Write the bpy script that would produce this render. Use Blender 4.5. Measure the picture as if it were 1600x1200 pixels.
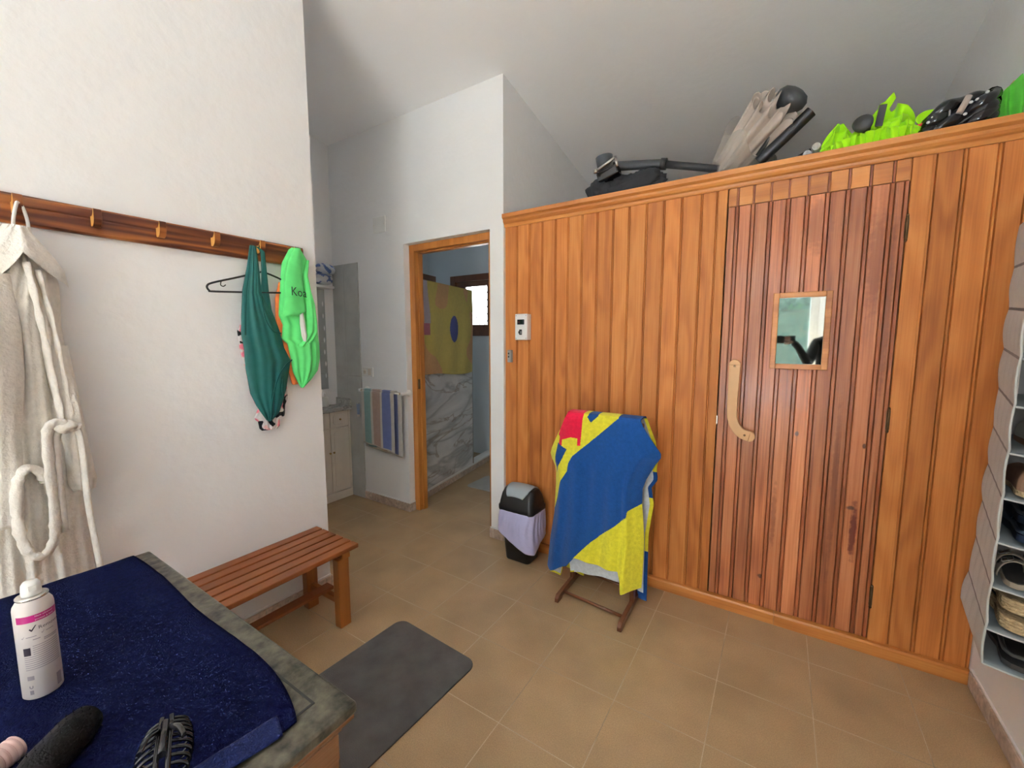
import bpy, bmesh, math, random
from mathutils import Vector, Matrix, noise as mnoise
random.seed(4)
PI = math.pi
C = bpy.context.scene.collection
for o in list(bpy.data.objects): bpy.data.objects.remove(o)
sc = bpy.context.scene

# ------------------------------------------------------------------ camera
CAM = Vector((1.1348, -2.1429, 1.42))
yaw, pitch, roll = math.radians(-32.708), math.radians(6.085), math.radians(0.008)
cy, sy, cp, sp = math.cos(yaw), math.sin(yaw), math.cos(pitch), math.sin(pitch)
fw = Vector((sy*cp, cy*cp, -sp)); rt = Vector((cy, -sy, 0)); up = rt.cross(fw)
cam = bpy.data.cameras.new('camera'); co = bpy.data.objects.new('camera', cam); C.objects.link(co)
co.matrix_world = Matrix(((rt.x, up.x, -fw.x, CAM.x), (rt.y, up.y, -fw.y, CAM.y), (rt.z, up.z, -fw.z, CAM.z), (0, 0, 0, 1)))
cam.sensor_width = 36; cam.lens = 36*652.185/1600; cam.clip_start = 0.02
sc.camera = co
# ------------------------------------------------------------------ daylight (sky through the windows, plus an added sun for bounce light)
w = bpy.data.worlds.new('sky'); sc.world = w; w.use_nodes = True
w.node_tree.nodes['Background'].inputs[0].default_value = (0.84, 0.93, 1.0, 1)
w.node_tree.nodes['Background'].inputs[1].default_value = 12.0
sun = bpy.data.lights.new('sun', 'SUN'); sun.energy = 120; sun.angle = .01; sun.color = (.80, .91, 1)
so_ = bpy.data.objects.new('sun', sun); C.objects.link(so_)
so_.rotation_euler = Vector((.10, .55, -1)).to_track_quat('-Z', 'Y').to_euler()
def portal(loc, size, rot):
    l = bpy.data.lights.new('window_portal', 'AREA'); l.shape = 'RECTANGLE'; l.size, l.size_y = size
    l.cycles.is_portal = True
    o = bpy.data.objects.new('window_portal', l); C.objects.link(o); o.location = loc; o.rotation_euler = rot
portal((0.925, -5.63, 1.45), (1.45, 2.40), (PI/2, 0, 0))
portal((-2.42, -1.25, 1.60), (.34, .34), (0, -PI/2, 0))  # portal for the added alcove window
portal((-2.03, 2.12, 1.83), (0.6, 0.6), (-PI/2, 0, 0))
sc.view_settings.view_transform = 'Standard'; sc.view_settings.look = 'None'
sc.view_settings.gamma = 1; sc.view_settings.use_curve_mapping = False
sc.view_settings.exposure = 0.40
sc.cycles.max_bounces = 14; sc.cycles.diffuse_bounces = 8; sc.cycles.glossy_bounces = 5
sc.cycles.transparent_max_bounces = 12

# ------------------------------------------------------------------ materials
def new_mat(name):
    m = bpy.data.materials.new(name); m.use_nodes = True
    return m, m.node_tree.nodes, m.node_tree.links, m.node_tree.nodes['Principled BSDF']
def rgb(h):
    h = h.lstrip('#'); c = [int(h[i:i+2], 16)/255 for i in (0, 2, 4)]
    return tuple((x/12.92 if x <= .04045 else ((x+.055)/1.055)**2.4) for x in c) + (1,)
def setp(b, rough=.5, metal=0, spec=.5, coat=0, sheen=0):
    b.inputs['Roughness'].default_value = rough; b.inputs['Metallic'].default_value = metal
    b.inputs['Specular IOR Level'].default_value = spec
    b.inputs['Coat Weight'].default_value = coat; b.inputs['Coat Roughness'].default_value = .15
    b.inputs['Sheen Weight'].default_value = sheen
def plain(name, col, rough=.5, metal=0, spec=.5, coat=0, bump=0, bscale=60, var=.06, vscale=6, sheen=0):
    m, n, l, b = new_mat(name); setp(b, rough, metal, spec, coat, sheen)
    tc = n.new('ShaderNodeTexCoord')
    nz = n.new('ShaderNodeTexNoise'); nz.inputs['Scale'].default_value = vscale; nz.inputs['Detail'].default_value = 4
    l.new(tc.outputs['Object'], nz.inputs['Vector'])
    mr = n.new('ShaderNodeMapRange'); mr.inputs[1].default_value = .3; mr.inputs[2].default_value = .7
    mr.inputs[3].default_value = 1-var; mr.inputs[4].default_value = 1+var; l.new(nz.outputs[0], mr.inputs[0])
    mx = n.new('ShaderNodeVectorMath'); mx.operation = 'SCALE'; mx.inputs[0].default_value = col[:3]
    l.new(mr.outputs[0], mx.inputs['Scale']); l.new(mx.outputs[0], b.inputs['Base Color'])
    if bump:
        n2 = n.new('ShaderNodeTexNoise'); n2.inputs['Scale'].default_value = bscale; n2.inputs['Detail'].default_value = 5
        l.new(tc.outputs['Object'], n2.inputs['Vector'])
        bp = n.new('ShaderNodeBump'); bp.inputs['Strength'].default_value = bump; bp.inputs['Distance'].default_value = .01
        l.new(n2.outputs[0], bp.inputs['Height']); l.new(bp.outputs[0], b.inputs['Normal'])
    return m
def ramp(n, stops):
    r = n.new('ShaderNodeValToRGB'); e = r.color_ramp.elements
    e[0].position, e[0].color = stops[0]; e[1].position, e[1].color = stops[-1]
    for p, c in stops[1:-1]:
        x = e.new(p); x.color = c
    return r
def wood(name, dark, mid, light, axis=2, rough=.38, rings=26, coat=.15, var=.22, fine=.35, spec=.45, sc_=1.0, ringamp=.13, lng=.8):
    m, n, l, b = new_mat(name); setp(b, rough, 0, spec, coat)
    tc = n.new('ShaderNodeTexCoord'); at = n.new('ShaderNodeAttribute'); at.attribute_name = 'rnd'
    off = n.new('ShaderNodeVectorMath'); off.operation = 'SCALE'; off.inputs[0].default_value = (17.3, 9.1, 23.7)
    l.new(at.outputs['Fac'], off.inputs['Scale'])
    ad = n.new('ShaderNodeVectorMath'); ad.operation = 'ADD'; l.new(tc.outputs['Object'], ad.inputs[0]); l.new(off.outputs[0], ad.inputs[1])
    mp = n.new('ShaderNodeMapping'); s = [6*sc_]*3; s[axis] = lng*sc_; mp.inputs['Scale'].default_value = s; l.new(ad.outputs[0], mp.inputs['Vector'])
    nz = n.new('ShaderNodeTexNoise'); nz.inputs['Scale'].default_value = 1; nz.inputs['Detail'].default_value = 2.2; nz.inputs['Roughness'].default_value = .45
    l.new(mp.outputs[0], nz.inputs['Vector'])
    mu = n.new('ShaderNodeMath'); mu.operation = 'MULTIPLY'; mu.inputs[1].default_value = rings*2; l.new(nz.outputs[0], mu.inputs[0])
    sn = n.new('ShaderNodeMath'); sn.operation = 'SINE'; l.new(mu.outputs[0], sn.inputs[0])
    mp2 = n.new('ShaderNodeMapping'); s2 = [150*sc_]*3; s2[axis] = 3*sc_; mp2.inputs['Scale'].default_value = s2; l.new(ad.outputs[0], mp2.inputs['Vector'])
    nf = n.new('ShaderNodeTexNoise'); nf.inputs['Scale'].default_value = 1; nf.inputs['Detail'].default_value = 3; l.new(mp2.outputs[0], nf.inputs['Vector'])
    a1 = n.new('ShaderNodeMath'); a1.operation = 'MULTIPLY_ADD'; a1.inputs[1].default_value = ringamp; a1.inputs[2].default_value = .5-.5*fine; l.new(sn.outputs[0], a1.inputs[0])
    a2 = n.new('ShaderNodeMath'); a2.operation = 'MULTIPLY_ADD'; a2.inputs[1].default_value = fine; l.new(nf.outputs[0], a2.inputs[0]); l.new(a1.outputs[0], a2.inputs[2])
    # broad blotches
    nb = n.new('ShaderNodeTexNoise'); nb.inputs['Scale'].default_value = .6; nb.inputs['Detail'].default_value = 3; l.new(mp.outputs[0], nb.inputs['Vector'])
    a3 = n.new('ShaderNodeMath'); a3.operation = 'MULTIPLY_ADD'; a3.inputs[1].default_value = .5; l.new(nb.outputs[0], a3.inputs[0]); l.new(a2.outputs[0], a3.inputs[2])
    a4 = n.new('ShaderNodeMath'); a4.operation = 'SUBTRACT'; a4.inputs[1].default_value = .25; l.new(a3.outputs[0], a4.inputs[0])
    r = ramp(n, [(.12, dark), (.5, mid), (.88, light)]); l.new(a4.outputs[0], r.inputs[0])
    # board to board tone
    wn = n.new('ShaderNodeTexWhiteNoise'); wn.noise_dimensions = '1D'; l.new(at.outputs['Fac'], wn.inputs['W'])
    hs = n.new('ShaderNodeHueSaturation')
    mr = n.new('ShaderNodeMapRange'); mr.inputs[3].default_value = 1-var; mr.inputs[4].default_value = 1+var; l.new(wn.outputs['Value'], mr.inputs[0])
    l.new(mr.outputs[0], hs.inputs['Value']); l.new(r.outputs[0], hs.inputs['Color'])
    l.new(hs.outputs[0], b.inputs['Base Color'])
    bp = n.new('ShaderNodeBump'); bp.inputs['Strength'].default_value = .12; bp.inputs['Distance'].default_value = .004
    l.new(a2.outputs[0], bp.inputs['Height']); l.new(bp.outputs[0], b.inputs['Normal'])
    return m
def cloth(name, col=None, rough=.95, bump=.5, bscale=350, var=.12, vscale=30, sheen=.15, spec=.1):
    m, n, l, b = new_mat(name); setp(b, rough, 0, spec, 0, sheen)
    tc = n.new('ShaderNodeTexCoord')
    nz = n.new('ShaderNodeTexNoise'); nz.inputs['Scale'].default_value = vscale; nz.inputs['Detail'].default_value = 5; l.new(tc.outputs['Object'], nz.inputs['Vector'])
    mr = n.new('ShaderNodeMapRange'); mr.inputs[1].default_value = .3; mr.inputs[2].default_value = .7; mr.inputs[3].default_value = 1-var; mr.inputs[4].default_value = 1+var
    l.new(nz.outputs[0], mr.inputs[0])
    sc1 = n.new('ShaderNodeVectorMath'); sc1.operation = 'SCALE'; l.new(mr.outputs[0], sc1.inputs['Scale'])
    if col is None:
        at = n.new('ShaderNodeAttribute'); at.attribute_name = 'Col'; l.new(at.outputs['Color'], sc1.inputs[0])
    else: sc1.inputs[0].default_value = col[:3]
    l.new(sc1.outputs[0], b.inputs['Base Color'])
    n2 = n.new('ShaderNodeTexNoise'); n2.inputs['Scale'].default_value = bscale; n2.inputs['Detail'].default_value = 2; l.new(tc.outputs['Object'], n2.inputs['Vector'])
    bp = n.new('ShaderNodeBump'); bp.inputs['Strength'].default_value = bump; bp.inputs['Distance'].default_value = .003
    l.new(n2.outputs[0], bp.inputs['Height']); l.new(bp.outputs[0], b.inputs['Normal'])
    return m
def marble(name, base, vein, vein2, scale=3, rough=.2, tile=None):
    m, n, l, b = new_mat(name); setp(b, rough, 0, .5)
    tc = n.new('ShaderNodeTexCoord')
    mp = n.new('ShaderNodeMapping'); mp.inputs['Rotation'].default_value = (.7, .3, .5); mp.inputs['Scale'].default_value = (scale, scale*.7, scale*1.9)
    l.new(tc.outputs['Object'], mp.inputs['Vector'])
    cols = []
    prev = None
    for i, (freq, wid, c) in enumerate(((.55, .035, vein), (1.1, .02, vein2), (.8, .16, vein))):
        nz = n.new('ShaderNodeTexNoise'); nz.inputs['Scale'].default_value = freq; nz.inputs['Detail'].default_value = 5; nz.inputs['Distortion'].default_value = 1.2
        mo = n.new('ShaderNodeVectorMath'); mo.operation = 'ADD'; mo.inputs[1].default_value = (i*5.2, i*3.1, 0); l.new(mp.outputs[0], mo.inputs[0]); l.new(mo.outputs[0], nz.inputs['Vector'])
        s = n.new('ShaderNodeMath'); s.operation = 'SUBTRACT'; s.inputs[1].default_value = .5; l.new(nz.outputs[0], s.inputs[0])
        a = n.new('ShaderNodeMath'); a.operation = 'ABSOLUTE'; l.new(s.outputs[0], a.inputs[0])
        mr = n.new('ShaderNodeMapRange'); mr.inputs[1].default_value = 0; mr.inputs[2].default_value = wid; mr.inputs[3].default_value = (.8, .75, .45)[i]; mr.inputs[4].default_value = 0; l.new(a.outputs[0], mr.inputs[0])
        mx = n.new('ShaderNodeMix'); mx.data_type = 'RGBA'; l.new(mr.outputs[0], mx.inputs['Factor'])
        if prev is None: mx.inputs['A'].default_value = base
        else: l.new(prev, mx.inputs['A'])
        mx.inputs['B'].default_value = c; prev = mx.outputs['Result']
    l.new(prev, b.inputs['Base Color'])
    return m
def tiles(name, c1, c2, grout, tw, th, off=0, mort=.0022, rough=.45, speck=.25, speckscale=260, plane='XY', blotch=.1):
    m, n, l, b = new_mat(name); setp(b, rough, 0, .4)
    tc = n.new('ShaderNodeTexCoord')
    vec = tc.outputs['Object']
    if plane != 'XY':
        sp_ = n.new('ShaderNodeSeparateXYZ'); cb = n.new('ShaderNodeCombineXYZ'); l.new(vec, sp_.inputs[0])
        l.new(sp_.outputs[0 if plane == 'XZ' else 1], cb.inputs[0]); l.new(sp_.outputs[2], cb.inputs[1]); vec = cb.outputs[0]
    br = n.new('ShaderNodeTexBrick'); br.offset = off; br.squash = 1; br.inputs['Scale'].default_value = 1
    br.inputs['Brick Width'].default_value = tw; br.inputs['Row Height'].default_value = th; br.inputs['Mortar Size'].default_value = mort
    br.inputs['Mortar Smooth'].default_value = .3; br.inputs['Bias'].default_value = 0
    br.inputs['Color1'].default_value = c1; br.inputs['Color2'].default_value = c2; l.new(vec, br.inputs['Vector'])
    nz = n.new('ShaderNodeTexNoise'); nz.inputs['Scale'].default_value = speckscale; nz.inputs['Detail'].default_value = 3; l.new(tc.outputs['Object'], nz.inputs['Vector'])
    nb = n.new('ShaderNodeTexNoise'); nb.inputs['Scale'].default_value = 3.3; nb.inputs['Detail'].default_value = 5; l.new(tc.outputs['Object'], nb.inputs['Vector'])
    # grout colour differs from place to place
    gm = n.new('ShaderNodeMix'); gm.data_type = 'RGBA'; gm.inputs['A'].default_value = grout; gm.inputs['B'].default_value = tuple(x*.45 for x in grout[:3])+(1,)
    gr = n.new('ShaderNodeMapRange'); gr.inputs[1].default_value = .42; gr.inputs[2].default_value = .62; l.new(nb.outputs[0], gr.inputs[0]); l.new(gr.outputs[0], gm.inputs['Factor'])
    l.new(gm.outputs['Result'], br.inputs['Mortar'])
    mr = n.new('ShaderNodeMapRange'); mr.inputs[1].default_value = .25; mr.inputs[2].default_value = .75; mr.inputs[3].default_value = 1-speck; mr.inputs[4].default_value = 1+speck; l.new(nz.outputs[0], mr.inputs[0])
    mb = n.new('ShaderNodeMapRange'); mb.inputs[1].default_value = .3; mb.inputs[2].default_value = .7; mb.inputs[3].default_value = 1-blotch; mb.inputs[4].default_value = 1+blotch; l.new(nb.outputs[0], mb.inputs[0])
    pm = n.new('ShaderNodeMath'); pm.operation = 'MULTIPLY'; l.new(mr.outputs[0], pm.inputs[0]); l.new(mb.outputs[0], pm.inputs[1])
    s = n.new('ShaderNodeVectorMath'); s.operation = 'SCALE'; l.new(br.outputs['Color'], s.inputs[0]); l.new(pm.outputs[0], s.inputs['Scale'])
    l.new(s.outputs[0], b.inputs['Base Color'])
    bp = n.new('ShaderNodeBump'); bp.inputs['Strength'].default_value = .25; bp.inputs['Distance'].default_value = .002; bp.invert = True
    l.new(br.outputs['Fac'], bp.inputs['Height']); l.new(bp.outputs[0], b.inputs['Normal'])
    return m
def attrmat(name, rough=.5, spec=.5, metal=0):
    m, n, l, b = new_mat(name); setp(b, rough, metal, spec)
    at = n.new('ShaderNodeAttribute'); at.attribute_name = 'Col'; l.new(at.outputs['Color'], b.inputs['Base Color']); return m
def glass(name, rough=.02, tint=(1, 1, 1, 1), mixv=.75, metal=1):
    m, n, l, b = new_mat(name); setp(b, rough, metal, .8)
    b.inputs['Base Color'].default_value = tint
    tr = n.new('ShaderNodeBsdfTransparent'); mx = n.new('ShaderNodeMixShader'); mx.inputs[0].default_value = mixv
    l.new(b.outputs[0], mx.inputs[1]); l.new(tr.outputs[0], mx.inputs[2]); l.new(mx.outputs[0], n['Material Output'].inputs[0]); return m

M = {}
M['ceil'] = plain('ceiling_paint', (.93, .94, .95), .85, spec=.2, bump=.2, bscale=22, var=.01, vscale=3)
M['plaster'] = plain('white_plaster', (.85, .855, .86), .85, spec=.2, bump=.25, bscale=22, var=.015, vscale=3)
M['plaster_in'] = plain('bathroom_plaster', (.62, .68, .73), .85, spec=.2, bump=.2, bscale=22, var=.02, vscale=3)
M['floor'] = tiles('floor_tiles', (.40, .275, .15, 1), (.42, .29, .16, 1), (.60, .48, .33, 1), .3292, .3270, mort=.0017, speck=.22, blotch=.14)
M['skirt'] = tiles('skirting_tiles', (.52, .40, .33, 1), (.60, .50, .43, 1), (.7, .66, .6, 1), .33, 5, mort=.002, speck=.3, speckscale=45, plane='XZ', blotch=.25)
M['skirt_y'] = tiles('skirting_tiles_side', (.52, .40, .33, 1), (.60, .50, .43, 1), (.7, .66, .6, 1), .33, 5, mort=.002, speck=.3, speckscale=45, plane='YZ', blotch=.25)
M['walltile'] = tiles('grey_wall_tiles', (.52, .53, .51, 1), (.55, .56, .54, 1), (.62, .61, .58, 1), .19, 1.1, mort=.002, speck=.06, speckscale=12, plane='XZ', blotch=.12)
M['pine'] = wood('pine_boards', (.24, .060, .012, 1), (.50, .172, .040, 1), (.66, .28, .078, 1), rings=24, var=.10, rough=.50, coat=.0, spec=.3, ringamp=.085, fine=.42, lng=1.0)
M['pine_x'] = wood('pine_trim', (.28, .075, .014, 1), (.52, .19, .040, 1), (.68, .30, .080, 1), axis=0, rings=14, var=.08, rough=.34, coat=.25)
M['doorwood'] = wood('red_pine_door', (.17, .035, .011, 1), (.46, .150, .055, 1), (.62, .26, .115, 1), rings=22, var=.24, rough=.36, coat=.2, fine=.8, ringamp=.09, lng=.45)
M['beadred'] = wood('red_bead_wood', (.17, .035, .010, 1), (.34, .095, .032, 1), (.44, .15, .055, 1), rings=22, var=.10, rough=.34, coat=.2)
M['beadwood'] = wood('dark_bead_wood', (.13, .026, .008, 1), (.28, .070, .024, 1), (.38, .12, .045, 1), rings=22, var=.10, rough=.34, coat=.2)
M['jamb'] = wood('door_frame_pine', (.22, .060, .010, 1), (.50, .185, .035, 1), (.62, .27, .06, 1), rings=12, var=.08, rough=.4)
M['rail'] = wood('striped_rail_pine', (.075, .016, .005, 1), (.17, .045, .011, 1), (.30, .10, .022, 1), axis=1, rings=22, var=.05, rough=.35, fine=.15, ringamp=.40, sc_=2.0, lng=.35)
M['pegend'] = plain('peg_end_wood', (.62, .30, .07), .45, var=.1)
M['bench'] = wood('bench_wood', (.13, .030, .007, 1), (.22, .058, .013, 1), (.30, .092, .022, 1), axis=1, rings=8, var=.08, rough=.4, coat=.05)
M['benchleg'] = wood('bench_leg_wood', (.20, .055, .010, 1), (.32, .105, .020, 1), (.42, .15, .032, 1), axis=2, rings=8, var=.05, rough=.35)
M['stand'] = wood('dark_stand_wood', (.05, .015, .006, 1), (.13, .042, .016, 1), (.20, .07, .028, 1), axis=2, rings=8, var=.05, rough=.3, coat=.3)
M['chest'] = wood('chest_wood', (.04, .014, .006, 1), (.12, .048, .020, 1), (.24, .115, .055, 1), axis=1, rings=8, var=.1, rough=.25, coat=.5)
M['cheststop'] = plain('worn_olive_paint', (.066, .058, .040), .38, bump=.3, bscale=35, var=.95, vscale=38, coat=.15)
M['handlew'] = plain('pale_beech', (.62, .36, .17), .45, var=.08)
M['bronze'] = plain('aged_bronze', (.14, .09, .045), .45, metal=.8, var=.2, vscale=60)
M['steel'] = plain('steel', (.62, .60, .57), .25, metal=1)
M['brass'] = plain('brass', (.45, .30, .12), .3, metal=1)
M['white'] = plain('white_plastic', (.80, .80, .78), .4)
M['offwhite'] = plain('cream_lacquer', (.72, .66, .58), .45)
M['black'] = plain('black_plastic', (.014, .014, .016), .35, bump=.05)
M['blackgloss'] = plain('black_gloss', (.010, .010, .013), .12, spec=.6, var=.0)
M['brushblack'] = plain('brush_black', (.008, .007, .008), .7, spec=.2, bump=.3, bscale=200)
M['blackcloth'] = plain('black_fabric', (.022, .022, .026), .8, bump=.3, bscale=80)
M['dgrey'] = plain('dark_grey_metal', (.04, .042, .046), .45)
M['grey'] = plain('grey_plastic', (.30, .31, .32), .45)
M['lidgrey'] = plain('blue_grey_lid', (.34, .40, .44), .4)
M['liner'] = plain('lilac_bin_liner', (.52, .52, .80), .28, spec=.5, bump=.3, bscale=40, var=.05)
M['mat'] = plain('grey_floor_mat', (.105, .100, .098), .9, bump=.3, bscale=300, var=.25, vscale=9)
M['bathmat'] = plain('pale_grey_bathmat', (.40, .40, .38), .9, bump=.3, bscale=300)
M['terry'] = cloth('terry_print', None, var=.10, vscale=60, bump=.8, bscale=260)
M['terryfine'] = cloth('terry_fine', None, var=.05, vscale=30)
M['robe'] = cloth('cream_terry_robe', (.77, .735, .68), var=.06, bump=1.0, bscale=110, vscale=60)
M['navy'] = cloth('navy_towel', (.006, .008, .034), var=.3, vscale=90, bump=1.0, bscale=300, sheen=.0, spec=.02)
M['navyhem'] = cloth('navy_hem', (.010, .015, .065), var=.25, vscale=120, bump=.8, sheen=.05)
M['teal'] = cloth('dark_teal_lycra', (.006, .115, .105), rough=.55, bump=.1, var=.08, sheen=.1, spec=.4)
M['tealdark'] = cloth('teal_seam', (.004, .075, .07), rough=.6, bump=.1)
M['lime'] = cloth('lime_green_jersey', (.13, .72, .20), rough=.75, bump=.15, var=.05)
M['neon'] = cloth('neon_green_canvas', (.38, .78, .012), rough=.7, bump=.15, var=.05)
M['beige'] = cloth('beige_canvas', (.50, .43, .38), rough=.85, bump=.2, var=.06)
M['green'] = cloth('green_bag_fabric', (.10, .48, .045), rough=.6, bump=.2, var=.08)
M['orange'] = cloth('orange_fabric', (.85, .22, .06), rough=.8)
M['whitecloth'] = cloth('white_lining', (.75, .74, .72), rough=.9, bump=.2, var=.03)
M['orgfabric'] = cloth('grey_organizer_fabric', None, rough=.9, bump=.25, bscale=200, var=.04)
M['orgshelf'] = plain('grey_shelf_fabric', (.26, .30, .32), .8, bump=.2)
M['orgedge'] = plain('pale_binding', (.52, .54, .53), .8)
M['attr'] = attrmat('printed_plastic', .35)
M['flat'] = attrmat('printed_matte', .7)
M['mirror'] = plain('mirror_glass', (.75, .77, .77), .03, metal=1, var=0)
M['saunaglass'] = plain('dark_sauna_glass', (.50, .53, .51), .03, metal=1, var=0)
M['glass'] = glass('window_glass', mixv=.93)
M['wrap'] = glass('clear_plastic_wrap', rough=.2, tint=(.75, .70, .64, 1), mixv=.72, metal=0)
M['marble'] = marble('white_marble', (.80, .80, .80, 1), (.36, .37, .39, 1), (.30, .22, .15, 1), 1.5)
M['countermarble'] = marble('counter_marble', (.62, .62, .60, 1), (.22, .22, .22, 1), (.30, .28, .26, 1), 9)
M['jute'] = plain('jute_rope', (.55, .41, .24), .9, bump=.8, bscale=120, var=.18, vscale=70)
M['cream'] = plain('cream_leather', (.70, .66, .58), .5)
M['brownshoe'] = plain('brown_suede', (.30, .17, .11), .85)
M['navyshoe'] = plain('navy_rubber', (.018, .030, .060), .55)
M['sandal'] = plain('taupe_leather', (.34, .29, .23), .5)
M['darksole'] = plain('dark_sole', (.03, .028, .03), .7)
M['pink'] = plain('pale_pink_foam', (.62, .42, .38), .6)
M['pinkd'] = plain('pink_groove', (.40, .20, .18), .6)
M['hedge'] = plain('hedge_leaves', (.010, .024, .013), .8, bump=1, bscale=30, var=.6, vscale=14)
M['earth'] = plain('outdoor_paving', (.64, .63, .62), .9)
M['cabindark'] = plain('cabin_top_board', (.20, .13, .08), .8)
M['lattice'] = plain('wrought_brown', (.10, .06, .05), .6)
M['skin'] = plain('skin', (.55, .33, .24), .6)
M['jacket'] = cloth('dark_jacket', (.02, .02, .025))
M['hair'] = plain('dark_hair', (.02, .012, .008), .7, bump=.5)

def stains(m, pts):                        # knots and resin stains: (x, z, rx, rz, colour, strength) in object space
    n, l = m.node_tree.nodes, m.node_tree.links; b = n['Principled BSDF']
    prev = b.inputs['Base Color'].links[0].from_socket
    tc = n.new('ShaderNodeTexCoord'); nz = n.new('ShaderNodeTexNoise'); nz.inputs['Scale'].default_value = 40; l.new(tc.outputs['Object'], nz.inputs['Vector'])
    sp_ = n.new('ShaderNodeSeparateXYZ'); l.new(tc.outputs['Object'], sp_.inputs[0])
    for x, z, rx, rz, c, k in pts:
        cb = n.new('ShaderNodeCombineXYZ')
        for i, (o_, v_, r_) in enumerate(((0, x, rx), (2, z, rz))):
            a = n.new('ShaderNodeMath'); a.operation = 'SUBTRACT'; a.inputs[1].default_value = v_; l.new(sp_.outputs[o_], a.inputs[0])
            d = n.new('ShaderNodeMath'); d.operation = 'DIVIDE'; d.inputs[1].default_value = r_; l.new(a.outputs[0], d.inputs[0]); l.new(d.outputs[0], cb.inputs[i])
        ln = n.new('ShaderNodeVectorMath'); ln.operation = 'LENGTH'; l.new(cb.outputs[0], ln.inputs[0])
        ad = n.new('ShaderNodeMath'); ad.operation = 'MULTIPLY_ADD'; ad.inputs[1].default_value = 1.4; l.new(nz.outputs[0], ad.inputs[0]); l.new(ln.outputs['Value'], ad.inputs[2])
        mr = n.new('ShaderNodeMapRange'); mr.inputs[1].default_value = 1.35; mr.inputs[2].default_value = 1.9; mr.inputs[3].default_value = k; mr.inputs[4].default_value = 0; l.new(ad.outputs[0], mr.inputs[0])
        mx = n.new('ShaderNodeMix'); mx.data_type = 'RGBA'; l.new(mr.outputs[0], mx.inputs['Factor']); l.new(prev, mx.inputs['A']); mx.inputs['B'].default_value = c; prev = mx.outputs['Result']
    l.new(prev, b.inputs['Base Color'])
DK = (.05, .012, .006, 1)
stains(M['doorwood'], [(x-1.5385, z, rx, rz, c, k) for x, z, rx, rz, c, k in ((1.457, .55, .013, .13, (.10, .006, .008, 1), .85), (1.443, .66, .014, .010, (.04, .02, .02, 1), .8), (1.221, .975, .008, .010, (.06, .06, .07, 1), .8), (1.469, .95, .006, .012, DK, .9), (1.11, .226, .012, .012, DK, .9), (1.15, .55, .010, .16, (.14, .03, .012, 1), .5), (1.375, .75, .012, .40, (.13, .03, .014, 1), .45), (1.454, 1.75, .030, .22, (.16, .035, .014, 1), .5), (1.24, 1.93, .05, .12, (.18, .045, .02, 1), .5), (1.50, 1.55, .015, .35, (.13, .028, .012, 1), .5))])

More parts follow.
